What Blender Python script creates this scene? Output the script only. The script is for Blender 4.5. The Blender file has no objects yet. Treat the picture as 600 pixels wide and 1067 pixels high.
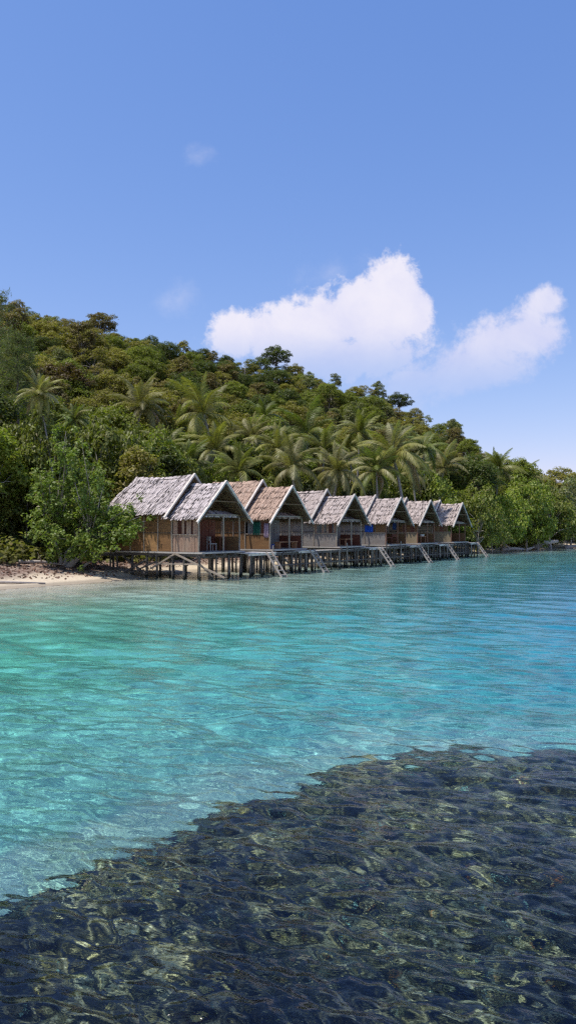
import bpy, math, random
import numpy as np
from mathutils import Vector, Matrix

sc = bpy.context.scene
COL = sc.collection
R = math.radians
rng = np.random.default_rng(11)
random.seed(5)

# ------------------------------------------------------------------ camera
EYE = 2.9
F = 800.0 / 1067.0 * 36.0
cam = bpy.data.objects.new('camera', bpy.data.cameras.new('camera'))
COL.objects.link(cam)
cam.location = (0, 0, EYE)
cam.rotation_euler = (R(91.2), 0, 0)
cam.data.sensor_fit = 'VERTICAL'
cam.data.sensor_height = 36
cam.data.sensor_width = 36
cam.data.lens = F
cam.data.clip_end = 6000
sc.camera = cam

# ------------------------------------------------------------------ world, sun, exposure
SUN_EL = 67.0
SUN_DIR = Vector((-.92, -.39, 0)).normalized() * math.cos(R(SUN_EL)) + Vector((0, 0, math.sin(R(SUN_EL))))
SKY_STRENGTH = .12
sun = bpy.data.objects.new('sun', bpy.data.lights.new('sun', 'SUN'))
COL.objects.link(sun)
sun.location = (-40, -40, 60)
sun.data.energy = 4.8
sun.data.angle = R(.53)
sun.data.color = (1, .955, .89)
sun.rotation_euler = SUN_DIR.to_track_quat('Z', 'Y').to_euler()
sun.data.cycles.is_caustics_light = True
sc.view_settings.view_transform = 'Standard'
sc.view_settings.look = 'None'
sc.view_settings.exposure = 0
sc.cycles.max_bounces = 8
sc.cycles.transparent_max_bounces = 8
sc.cycles.use_denoising = False
sc.cycles.filter_width = 1.35
sc.cycles.sample_clamp_indirect = 4
sc.cycles.sample_clamp_direct = 12


class NT:
    """small helper around a node tree"""
    def __init__(s, tree):
        s.t = tree

    def n(s, typ, **kw):
        nd = s.t.nodes.new(typ)
        for k, v in kw.items():
            setattr(nd, k, v)
        return nd

    def l(s, a, b):
        s.t.links.new(a, b)

    def put(s, sock, v):
        if isinstance(v, bpy.types.NodeSocket):
            s.l(v, sock)
        elif isinstance(v, (tuple, list)) and len(v) == 3 and len(sock.default_value) == 4:
            sock.default_value = (*v, 1)
        else:
            sock.default_value = v

    def m(s, op, a, b=0.0, c=None, clamp=False):
        nd = s.n('ShaderNodeMath', operation=op, use_clamp=clamp)
        s.put(nd.inputs[0], a)
        s.put(nd.inputs[1], b)
        if c is not None:
            s.put(nd.inputs[2], c)
        return nd.outputs[0]

    def vm(s, op, a, b=(0, 0, 0)):
        nd = s.n('ShaderNodeVectorMath', operation=op)
        s.put(nd.inputs[0], a)
        s.put(nd.inputs[1], b)
        return nd.outputs[0]

    def mix(s, f, a, b, mode='MIX'):
        nd = s.n('ShaderNodeMix', data_type='RGBA', blend_type=mode)
        s.put(nd.inputs[0], f)
        s.put(nd.inputs[6], a)
        s.put(nd.inputs[7], b)
        return nd.outputs[2]

    def noise(s, vec, scale, detail=4, rough=.55, dist=0.0):
        nd = s.n('ShaderNodeTexNoise')
        if vec is not None:
            s.l(vec, nd.inputs['Vector'])
        nd.inputs['Scale'].default_value = scale
        nd.inputs['Detail'].default_value = detail
        nd.inputs['Roughness'].default_value = rough
        nd.inputs['Distortion'].default_value = dist
        return nd.outputs[0]

    def ramp(s, f, stops):
        nd = s.n('ShaderNodeValToRGB')
        s.put(nd.inputs[0], f)
        el = nd.color_ramp.elements
        while len(el) < len(stops):
            el.new(.5)
        for e, (p, c) in zip(el, stops):
            e.position = p
            e.color = (*c, 1) if len(c) == 3 else c
        return nd.outputs[0]

    def smooth(s, v, a, b):
        nd = s.n('ShaderNodeMapRange', interpolation_type='SMOOTHSTEP')
        s.put(nd.inputs[0], v)
        nd.inputs[1].default_value = a
        nd.inputs[2].default_value = b
        return nd.outputs[0]


def build_world():
    w = bpy.data.worlds.new('World')
    sc.world = w
    w.use_nodes = True
    t = NT(w.node_tree)
    bg = w.node_tree.nodes['Background']
    sky = t.n('ShaderNodeTexSky')
    sky.sky_type = 'NISHITA'
    sky.sun_disc = False
    sky.sun_elevation = R(SUN_EL)
    sky.sun_rotation = math.atan2(SUN_DIR.x, SUN_DIR.y)
    sky.altitude = 0
    sky.air_density = 1.0
    sky.dust_density = .3
    sky.ozone_density = 2.2
    tc = t.n('ShaderNodeTexCoord').outputs['Generated']
    sep = t.n('ShaderNodeSeparateXYZ')
    t.l(tc, sep.inputs[0])
    X, Y, Z = sep.outputs
    # never look below the horizon: the dome goes on there as at the horizon
    zc = t.m('MAXIMUM', Z, .02)
    cv = t.n('ShaderNodeCombineXYZ')
    t.l(X, cv.inputs[0]); t.l(Y, cv.inputs[1]); t.l(zc, cv.inputs[2])
    t.l(cv.outputs[0], sky.inputs[0])
    # the camera's rendering of the blue: a power and a gain per channel
    sc3 = t.n('ShaderNodeSeparateColor')
    t.l(sky.outputs[0], sc3.inputs[0])
    cc3 = t.n('ShaderNodeCombineColor')
    for i, (g_, p_) in enumerate(SKY_GRADE):
        v = t.m('POWER', t.m('MULTIPLY', sc3.outputs[i], .12), p_)
        t.l(t.m('MULTIPLY', v, g_ / SKY_STRENGTH), cc3.inputs[i])
    base = cc3.outputs[0]
    # cumulus seen over the ridge, laid out by direction on the dome
    yy = t.m('MAXIMUM', Y, .05)
    U = t.m('DIVIDE', X, yy)
    V = t.m('DIVIDE', Z, yy)
    uv = t.n('ShaderNodeCombineXYZ')
    t.l(U, uv.inputs[0]); t.l(V, uv.inputs[1])
    uvv = uv.outputs[0]
    n1 = t.noise(uvv, 11, 10, .62, .3)
    n2 = t.noise(uvv, 42, 7, .68, .2)
    def blobs(lst, du=0.0, dv=0.0):
        acc = None
        for (px, py, a, b, rot) in lst:
            u0, v0 = (px - 300) / 800 + du, (550 - py) / 800 + dv
            ca, sa = math.cos(R(rot)), math.sin(R(rot))
            uu = t.m('SUBTRACT', U, u0)
            vv = t.m('SUBTRACT', V, v0)
            p = t.m('ADD', t.m('MULTIPLY', uu, ca * 800 / a), t.m('MULTIPLY', vv, sa * 800 / a))
            q = t.m('ADD', t.m('MULTIPLY', uu, -sa * 800 / b), t.m('MULTIPLY', vv, ca * 800 / b))
            d = t.m('SQRT', t.m('ADD', t.m('MULTIPLY', p, p), t.m('MULTIPLY', q, q)))
            v = t.m('SUBTRACT', 1.0, d)
            acc = v if acc is None else t.m('SMOOTH_MAX', acc, v, .18)
        return acc
    nsum = t.m('ADD', t.m('MULTIPLY', t.m('SUBTRACT', n1, .5), 1.7), t.m('MULTIPLY', t.m('SUBTRACT', n2, .5), 1.05))
    cl1 = [(246, 347, 38, 33, 0), (288, 345, 52, 38, 10), (335, 338, 75, 50, 18), (376, 322, 68, 52, 30),
           (410, 296, 40, 40, 45), (412, 330, 40, 42, 0), (430, 322, 30, 42, 0), (350, 372, 120, 34, 5)]
    cl2 = [(432, 398, 60, 32, 25), (470, 386, 60, 34, 25), (482, 374, 54, 36, 28), (518, 356, 60, 46, 18), (550, 344, 50, 46, 12),
           (570, 314, 30, 24, 25), (572, 350, 30, 38, 0), (505, 392, 80, 22, 15)]
    d1 = t.m('ADD', blobs(cl1), nsum)
    d2 = t.m('ADD', blobs(cl2), nsum)
    # tops are crisp, undersides thin out into the haze
    base1 = t.smooth(V, (550 - 395) / 800, (550 - 335) / 800)
    m1 = t.m('MULTIPLY', t.smooth(d1, .08, .48), t.m('ADD', .30, t.m('MULTIPLY', base1, .68)))
    base2 = t.smooth(V, (550 - 415) / 800, (550 - 345) / 800)
    m2 = t.m('MULTIPLY', t.smooth(d2, .10, .70), t.m('ADD', .22, t.m('MULTIPLY', base2, .66)))
    wisp = [(205, 158, 34, 20, 0), (186, 312, 40, 30, 20), (350, 282, 80, 30, 15), (400, 395, 160, 40, 5)]
    m3 = t.m('MULTIPLY', t.smooth(t.m('ADD', blobs(wisp), nsum), .25, 1.7), .28)
    # a thin scatter of other small clouds elsewhere on the dome
    mask = t.m('MAXIMUM', t.m('MAXIMUM', m1, m2), m3, clamp=True)
    front = t.m('GREATER_THAN', Y, .05)
    mask = t.m('MULTIPLY', mask, front)
    # cloud body: thick parts whiter, the side away from the sun a little lilac
    lit = t.m('ADD', t.m('MULTIPLY', t.m('ADD', t.m('MULTIPLY', U, -.55), t.m('MULTIPLY', V, 1.6)), 1.0), t.m('MULTIPLY', n1, 1.1))
    lit = t.smooth(lit, .45, 1.25)
    k = 1.0 / SKY_STRENGTH
    ccol = t.mix(lit, tuple(c * k for c in (.66, .68, .93)), tuple(c * k for c in (.90, .87, .97)))
    t.l(t.mix(mask, base, ccol), bg.inputs[0])
    bg.inputs[1].default_value = SKY_STRENGTH


SKY_GRADE = ((1.26, 1.03), (.965, .77), (1.12, .50))
build_world()


# ------------------------------------------------------------------ mesh helpers
def mesh_np(name, co, faces, mats, smooth=False, mi=None):
    me = bpy.data.meshes.new(name)
    co = np.asarray(co, np.float32)
    faces = np.asarray(faces, np.int32)
    k = faces.shape[1]
    me.vertices.add(len(co))
    me.vertices.foreach_set('co', co.ravel())
    me.loops.add(faces.size)
    me.loops.foreach_set('vertex_index', faces.ravel())
    me.polygons.add(len(faces))
    me.polygons.foreach_set('loop_start', np.arange(len(faces), dtype=np.int32) * k)
    if smooth:
        me.polygons.foreach_set('use_smooth', np.ones(len(faces), bool))
    for m in mats:
        me.materials.append(m)
    if mi is not None:
        me.polygons.foreach_set('material_index', np.asarray(mi, np.int32))
    me.update(calc_edges=True)
    return me


class MB:
    """collects boxes, bars and tubes into one mesh"""
    def __init__(s):
        s.v, s.f = [], []

    def raw(s, vs, fs):
        b = len(s.v)
        s.v += [tuple(v) for v in vs]
        s.f += [tuple(b + i for i in f) for f in fs]
        return s

    def box(s, x0, x1, y0, y1, z0, z1):
        return s.raw([(x0, y0, z0), (x1, y0, z0), (x1, y1, z0), (x0, y1, z0), (x0, y0, z1), (x1, y0, z1), (x1, y1, z1), (x0, y1, z1)],
                     [(0, 3, 2, 1), (4, 5, 6, 7), (0, 1, 5, 4), (1, 2, 6, 5), (2, 3, 7, 6), (3, 0, 4, 7)])

    def bar(s, a, b, w, h, up=(0, 0, 1)):
        a, b = Vector(a), Vector(b)
        d = (b - a).normalized()
        sd = d.cross(Vector(up))
        if sd.length < 1e-4:
            sd = d.cross(Vector((1, 0, 0)))
        sd.normalize()
        u = sd.cross(d).normalized()
        vs = []
        for p in (a, b):
            for (i, j) in ((-1, -1), (1, -1), (1, 1), (-1, 1)):
                vs.append(p + sd * (i * w / 2) + u * (j * h / 2))
        return s.raw(vs, [(0, 1, 2, 3), (7, 6, 5, 4), (0, 4, 5, 1), (1, 5, 6, 2), (2, 6, 7, 3), (3, 7, 4, 0)])

    def tube(s, pts, rad, n=7):
        pts = [Vector(p) for p in pts]
        if not isinstance(rad, (list, tuple)):
            rad = [rad] * len(pts)
        b = len(s.v)
        pn = None
        for i, p in enumerate(pts):
            d = (pts[min(i + 1, len(pts) - 1)] - pts[max(i - 1, 0)])
            if d.length < 1e-9:
                d = Vector((0, 0, 1))
            d.normalize()
            if pn is None:
                pn = d.cross(Vector((0, 1, 0)) if abs(d.y) < .9 else Vector((1, 0, 0))).normalized()
            else:
                pn = (pn - d * pn.dot(d)).normalized()
            q = d.cross(pn)
            for k in range(n):
                an = 2 * math.pi * k / n
                s.v.append(tuple(p + (pn * math.cos(an) + q * math.sin(an)) * rad[i]))
        for i in range(len(pts) - 1):
            for k in range(n):
                a0 = b + i * n + k
                a1 = b + i * n + (k + 1) % n
                s.f.append((a0, a1, a1 + n, a0 + n))
        s.f.append(tuple(b + k for k in reversed(range(n))))
        s.f.append(tuple(b + (len(pts) - 1) * n + k for k in range(n)))
        return s

    def mesh(s, name, mat, smooth=False):
        me = bpy.data.meshes.new(name)
        me.from_pydata(s.v, [], s.f)
        if mat:
            me.materials.append(mat)
        if smooth:
            me.polygons.foreach_set('use_smooth', np.ones(len(me.polygons), bool))
        me.update()
        return me

    def obj(s, name, mat, parent=None, smooth=False, **kw):
        return add(name, s.mesh(name, mat, smooth), parent, **kw)


def add(name, me, parent=None, loc=None, rz=None, scale=None, label=None, cat=None, group=None, kind=None, color=None):
    o = bpy.data.objects.new(name, me)
    COL.objects.link(o)
    if parent is not None:
        o.parent = parent
    if loc is not None:
        o.location = loc
    if rz is not None:
        o.rotation_euler = (0, 0, rz)
    if scale is not None:
        o.scale = scale if hasattr(scale, '__len__') else (scale,) * 3
    if label:
        o['label'] = label
    if cat:
        o['category'] = cat
    if group:
        o['group'] = group
    if kind:
        o['kind'] = kind
    if color is not None:
        o.color = (*color, 1)
    return o


# ------------------------------------------------------------------ materials
def new_mat(name):
    m = bpy.data.materials.new(name)
    m.use_nodes = True
    t = NT(m.node_tree)
    b = m.node_tree.nodes['Principled BSDF']
    b.inputs['Roughness'].default_value = .85
    b.inputs['Specular IOR Level'].default_value = .25
    return m, t, b


def wood(name, c1, c2, c3=None, scale=6, stretch=(1, 1, 6), island=.5, rough=.85):
    m, t, b = new_mat(name)
    co = t.n('ShaderNodeTexCoord').outputs['Object']
    mp = t.n('ShaderNodeMapping')
    mp.inputs['Scale'].default_value = tuple(1 / s for s in stretch)
    t.l(co, mp.inputs[0])
    n = t.noise(mp.outputs[0], scale * 2, 5, .6, .6)
    big = t.noise(co, scale * .25, 3)
    g = t.n('ShaderNodeNewGeometry').outputs['Random Per Island']
    f = t.m('ADD', t.m('MULTIPLY', n, .8), t.m('MULTIPLY', t.m('SUBTRACT', g, .5), island))
    col = t.ramp(f, [(.15, c2), (.75, c1)])
    if c3:
        col = t.mix(t.smooth(big, .45, .75), col, c3)
    t.l(col, b.inputs['Base Color'])
    b.inputs['Roughness'].default_value = rough
    bp = t.n('ShaderNodeBump')
    bp.inputs['Strength'].default_value = .4
    bp.inputs['Distance'].default_value = .01
    t.l(n, bp.inputs['Height'])
    t.l(bp.outputs[0], b.inputs['Normal'])
    return m


def wet_foot(m):
    t = NT(m.node_tree)
    b = m.node_tree.nodes['Principled BSDF']
    src = b.inputs['Base Color'].links[0].from_socket
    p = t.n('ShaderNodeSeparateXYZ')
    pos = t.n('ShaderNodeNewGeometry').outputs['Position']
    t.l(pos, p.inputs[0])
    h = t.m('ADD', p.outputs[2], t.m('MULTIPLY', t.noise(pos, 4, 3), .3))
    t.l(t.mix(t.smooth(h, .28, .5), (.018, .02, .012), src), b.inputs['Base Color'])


def thatch_mat(name, light, dark, warm):
    m, t, b = new_mat(name)
    g = t.n('ShaderNodeNewGeometry').outputs['Random Per Island']
    co = t.n('ShaderNodeTexCoord').outputs['Object']
    n = t.noise(co, 3.0, 5, .7)
    n2 = t.noise(co, 26, 3, .7)
    f = t.m('ADD', t.m('MULTIPLY', g, .75), t.m('MULTIPLY', n, .35))
    col = t.ramp(f, [(.22, dark), (.34, tuple((a + b_) / 2 for a, b_ in zip(light, dark))), (.50, light), (.95, tuple(min(1, c * 1.25) for c in light))])
    col = t.mix(t.m('MULTIPLY', t.smooth(n, .5, .72), .6), col, warm)
    col = t.mix(t.m('MULTIPLY', t.smooth(n2, .46, .66), .75), col, dark)
    t.l(col, b.inputs['Base Color'])
    b.inputs['Roughness'].default_value = .9
    return m


def leaf_mat(name, spread=.5, gloss=.35, trans=.3, yellow=.12):
    """foliage; the kind's own colour comes from the object colour"""
    m, t, b = new_mat(name)
    oc = t.n('ShaderNodeObjectInfo')
    g = t.n('ShaderNodeNewGeometry').outputs['Random Per Island']
    hsv = t.n('ShaderNodeHueSaturation')
    t.l(oc.outputs['Color'], hsv.inputs['Color'])
    t.l(t.m('ADD', 1 - spread * .55, t.m('MULTIPLY', g, spread * 1.2)), hsv.inputs['Value'])
    t.l(t.m('ADD', .485, t.m('MULTIPLY', t.m('FRACT', t.m('MULTIPLY', g, 7.3)), .03)), hsv.inputs['Hue'])
    co = t.n('ShaderNodeTexCoord').outputs['Object']
    n = t.noise(co, .9, 3, .6)
    yel = t.m('MULTIPLY', t.smooth(t.m('ADD', t.m('FRACT', t.m('MULTIPLY', g, 13.7)), t.m('SUBTRACT', n, .5)), 1 - yellow, 1.05), .7)
    col = t.mix(yel, hsv.outputs[0], (.20, .15, .045))
    t.l(col, b.inputs['Base Color'])
    b.inputs['Roughness'].default_value = .5
    b.inputs['Specular IOR Level'].default_value = gloss
    tr = t.n('ShaderNodeBsdfTranslucent')
    tcol = t.mix(1.0, col, (1.25, 1.5, .55), 'MULTIPLY')
    t.l(tcol, tr.inputs[0])
    mx = t.n('ShaderNodeMixShader')
    mx.inputs[0].default_value = trans
    t.l(b.outputs[0], mx.inputs[1])
    t.l(tr.outputs[0], mx.inputs[2])
    t.l(mx.outputs[0], m.node_tree.nodes['Material Output'].inputs[0])
    return m


def cloth(name, c):
    m, t, b = new_mat(name)
    co = t.n('ShaderNodeTexCoord').outputs['Object']
    n = t.noise(co, 12, 3)
    t.l(t.mix(n, tuple(x * .8 for x in c), tuple(min(1, x * 1.15) for x in c)), b.inputs['Base Color'])
    return m


M = {}
M['stilt'] = wood('old stilt wood', (.17, .15, .13), (.035, .03, .026), (.10, .085, .07), 5)
M['stilt_pale'] = wood('pale pole wood', (.42, .37, .31), (.16, .135, .11), None, 5)
M['deck'] = wood('weathered deck', (.52, .48, .43), (.24, .21, .18), (.40, .36, .31), 3, (1, 5, 1))
M['deck_pale'] = wood('bleached deck', (.78, .73, .67), (.45, .41, .37), (.62, .58, .52), 3, (1, 5, 1))
M['beam'] = wood('dark beam', (.14, .12, .10), (.035, .03, .026), None, 4, (1, 5, 1))
M['board'] = wood('pale bargeboard', (.80, .72, .62), (.50, .44, .37), None, 4, (1, 1, 4), .2)
M['board_grey'] = wood('grey bargeboard', (.58, .53, .47), (.33, .29, .25), None, 4, (1, 1, 4), .2)
M['post'] = wood('veranda post', (.40, .33, .26), (.17, .13, .09), None, 5)
M['brown'] = wood('brown bark panel', (.25, .135, .055), (.11, .055, .025), (.18, .10, .045), 3, (6, 6, 1))
M['amber'] = wood('amber bark panel', (.38, .215, .09), (.18, .10, .045), (.26, .17, .085), 3, (6, 6, 1))
M['plank'] = wood('pinkish wall plank', (.36, .235, .165), (.16, .095, .065), (.30, .22, .16), 4, (1, 1, 8), .7)
M['red'] = wood('red brown wall', (.22, .075, .042), (.09, .03, .02), (.16, .065, .04), 4, (1, 1, 8), .5)
M['grey'] = wood('grey wall panel', (.26, .235, .215), (.13, .115, .105), (.19, .16, .14), 4, (6, 6, 1))
M['tan'] = wood('tan woven panel', (.34, .27, .17), (.15, .115, .07), (.24, .19, .12), 9, (3, 3, 1))
M['orange'] = wood('orange varnished wood', (.52, .26, .13), (.30, .14, .07), None, 5, (1, 5, 1))
M['under'] = wood('roof underside', (.22, .13, .06), (.08, .05, .025), None, 6, (1, 5, 1))
M['thatch_grey'] = thatch_mat('grey thatch', (.56, .485, .455), (.05, .04, .036), (.38, .31, .27))
M['thatch_brown'] = thatch_mat('brown thatch', (.46, .32, .235), (.075, .045, .032), (.50, .40, .32))
M['thatch_mixed'] = thatch_mat('weathered thatch', (.48, .40, .355), (.05, .038, .033), (.38, .29, .23))
M['bark'] = wood('tree bark', (.24, .20, .16), (.07, .055, .04), (.15, .12, .09), 5)
M['bark_pale'] = wood('pale bark', (.42, .39, .34), (.18, .15, .12), None, 5)
M['drift'] = wood('driftwood', (.52, .46, .40), (.22, .18, .15), None, 4, (4, 1, 1))
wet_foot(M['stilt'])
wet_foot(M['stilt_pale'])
M['leaf'] = leaf_mat('tree leaf', .75, .22, .38, .10)
M['leaf_big'] = leaf_mat('broad leaf', .6, .35, .34, .05)
M['frond'] = leaf_mat('palm frond', .5, .45, .28, .10)
M['husk'] = cloth('coconut husk', (.18, .14, .05))
M['litter'] = wood('beach stone', (.34, .30, .27), (.14, .12, .11), None, 4, (1, 1, 1))


# ------------------------------------------------------------------ the lie of the land
SHORE = np.array([(-300, -60), (-120, 6), (-55, 20), (-25, 31), (-13.6, 36.2), (-10.0, 41.5), (-7.2, 48), (-4.2, 54.5), (0, 60.5), (5, 69), (11, 79), (17, 86.5),
                  (25, 93), (34, 104), (46, 121), (66, 148), (110, 200), (220, 330), (600, 800)], float)
SHELF = np.array([(-300, -70), (-120, -3), (-50, 14), (-25, 25.5), (-12, 32.0), (-7.5, 35.6), (-2.4, 38.2), (1.2, 42.0), (6.6, 46.5), (14.5, 57.5), (29, 76),
                  (48, 108), (80, 145), (130, 190), (230, 320), (620, 790)], float)


def sdist(P, x, y):
    """signed distance to a polyline: positive on its left (inland)"""
    best = np.full(x.shape, 1e18)
    sg = np.ones(x.shape)
    for (ax, ay), (bx, by) in zip(P[:-1], P[1:]):
        dx, dy = bx - ax, by - ay
        t = np.clip(((x - ax) * dx + (y - ay) * dy) / (dx * dx + dy * dy), 0, 1)
        px, py = x - ax - t * dx, y - ay - t * dy
        d = px * px + py * py
        s = np.where(dx * (y - ay) - dy * (x - ax) >= 0, 1.0, -1.0)
        m = d < best
        best = np.where(m, d, best)
        sg = np.where(m, s, sg)
    return np.sqrt(best) * sg


def vnoise(x, y, s, seed=0):
    """smooth value noise in numpy"""
    x = x / s + seed * 17.3
    y = y / s - seed * 9.1
    xi, yi = np.floor(x), np.floor(y)
    fx, fy = x - xi, y - yi
    fx = fx * fx * (3 - 2 * fx)
    fy = fy * fy * (3 - 2 * fy)
    def h(a, b):
        v = np.sin(a * 127.1 + b * 311.7 + seed * 3.7) * 43758.5453
        return v - np.floor(v)
    return (h(xi, yi) * (1 - fx) + h(xi + 1, yi) * fx) * (1 - fy) + (h(xi, yi + 1) * (1 - fx) + h(xi + 1, yi + 1) * fx) * fy - .5


PXK = np.array([-900, -300, 0, 150, 300, 380, 450, 500, 540, 600, 700, 900, 1500], float)
RIDGE_Y = np.array([100, 108, 115, 125, 135, 142, 150, 160, 168, 185, 225, 320, 500], float)
RIDGE_PY = np.array([330, 320, 324, 350, 384, 405, 432, 463, 485, 502, 520, 530, 540], float)
FOOT_Y = np.array([15, 25, 38, 47, 62, 72, 84, 91, 97, 122, 160, 260, 480], float)
TREE_H = np.array([3.4, 3.4, 3.4, 3.0, 3.3, 3.4, 3.6, 3.8, 4.2, 5, 6, 6, 6], float)


def hill_params(x, y):
    u = np.clip(x / np.maximum(y, 1.0), -1.5, 1.5)
    px = 300 + 800 * u
    ry = np.interp(px, PXK, RIDGE_Y)
    fy = np.interp(px, PXK, FOOT_Y)
    rz = EYE + (550 - np.interp(px, PXK, RIDGE_PY)) / 800 * ry - np.interp(px, PXK, TREE_H)
    return px, ry, fy, rz


def reef_mask(x, y):
    """1 on the reef in front, 0 on the sand beyond its edge"""
    ex = np.array([-40, -9, -5, -2.7, -1.6, -.2, 1.0, 2.7, 3.9, 7, 14, 40], float)
    ey = np.array([-20, -4, 2.6, 6.2, 8.5, 9.9, 11.2, 12.0, 11.9, 12.3, 13.5, 16], float)
    e = np.interp(x, ex, ey) + vnoise(x, y, .9, 3) * .6 + vnoise(x, y, .3, 4) * .45
    wdt = np.interp(x, [-3, 0, 2, 6], [.6, .9, 2.0, 3.2])
    return np.clip((e - y) / wdt + .5, 0, 1), e


def ground_z(x, y, rough=True):
    u = sdist(SHORE, x, y)
    sh = -sdist(SHELF, x, y)
    q = np.clip(sh / 15, 0, 1)
    q = q * q * (3 - 2 * q)
    zs = .062 * np.minimum(u, 0)
    zs = np.maximum(zs, -.62) - 1.8 * q - .55 * np.clip((sh - 8) / 40, 0, 1)
    up = np.maximum(u, 0)
    px, ry, fy, rz = hill_params(x, y)
    b = np.where(up < 9, .15 * up, 1.35 + .02 * (up - 9))
    qq = np.clip((y - fy - 9) / (ry - fy - 9), 0, 1)
    h = (rz - 1.5) * (qq ** 1.05)
    over = np.maximum(y - ry, 0)
    h = h * np.clip(1 - over / 400, .0, 1) + vnoise(x, y, 14, 1) * 2.2 * np.clip(qq * 5, 0, 1) - over * .12
    z = np.where(u < 0, zs, b + np.maximum(h, 0) * np.clip(up / 10, 0, 1))
    z = z + np.where(u < 0, 1.15 * np.exp(-((x / 9) ** 2 + ((y - 7) / 10) ** 2)), 0)
    if rough:
        z = z + np.where(u > .5, vnoise(x, y, 1.3, 2) * .16, vnoise(x, y, 2.5, 5) * .06 * np.clip(-u / 4, 0, 1))
    return z


def gz(x, y):
    return float(ground_z(np.array([float(x)]), np.array([float(y)]), False)[0])


def polar(Rr, T):
    rr, tt = np.meshgrid(Rr, T, indexing='ij')
    n, m = rr.shape
    idx = np.arange(n * m).reshape(n, m)
    f = np.stack([idx[:-1, :-1], idx[:-1, 1:], idx[1:, 1:], idx[1:, :-1]], -1).reshape(-1, 4)
    return rr * np.sin(tt), rr * np.cos(tt), rr, f


def ground_material():
    m, t, b = new_mat('sand and soil')
    co = t.n('ShaderNodeNewGeometry').outputs['Position']
    sp = t.n('ShaderNodeSeparateXYZ')
    t.l(co, sp.inputs[0])
    n = t.noise(co, .35, 5, .6)
    nf = t.noise(co, 7, 5, .7)
    sand = t.ramp(nf, [(.3, (.50, .40, .27)), (.7, (.68, .57, .41))])
    litter = t.ramp(t.noise(co, 5, 6, .75), [(.36, (.06, .038, .028)), (.5, (.20, .125, .09)), (.62, (.42, .34, .27))])
    hz = t.m('ADD', sp.outputs[2], t.m('MULTIPLY', t.m('SUBTRACT', n, .5), .5))
    lim = t.m('MULTIPLY', t.smooth(hz, .22, .50), t.m('SUBTRACT', 1.0, t.m('MULTIPLY', t.smooth(sp.outputs[0], 6, 16), .75)))
    col = t.mix(lim, sand, litter)
    soil = t.ramp(nf, [(.3, (.030, .028, .014)), (.7, (.085, .07, .035))])
    col = t.mix(t.m('SUBTRACT', 1.0, t.smooth(sp.outputs[2], .05, .16)), col, (.34, .28, .20))
    col = t.mix(t.smooth(hz, 1.3, 2.2), col, soil)
    t.l(col, b.inputs['Base Color'])
    b.inputs['Roughness'].default_value = 1
    bp = t.n('ShaderNodeBump')
    bp.inputs['Distance'].default_value = .03
    t.l(nf, bp.inputs['Height'])
    t.l(bp.outputs[0], b.inputs['Normal'])
    return m


def seabed_material():
    m, t, b = new_mat('pale seabed sand')
    co = t.n('ShaderNodeNewGeometry').outputs['Position']
    n = t.noise(co, .22, 4, .6, .5)
    nf = t.noise(co, 1.6, 5, .65, .4)
    col = t.ramp(nf, [(.3, (.58, .56, .45)), (.65, (.80, .77, .66))])
    # scattered weed and rubble on the sand
    col = t.mix(t.m('MULTIPLY', t.smooth(n, .50, .66), .5), col, (.22, .24, .14))
    rub = t.m('MULTIPLY', t.smooth(t.noise(co, 2.6, 6, .75, .8), .60, .70), .45)
    col = t.mix(rub, col, (.10, .10, .06))
    t.l(col, b.inputs['Base Color'])
    b.inputs['Roughness'].default_value = 1
    return m


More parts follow.
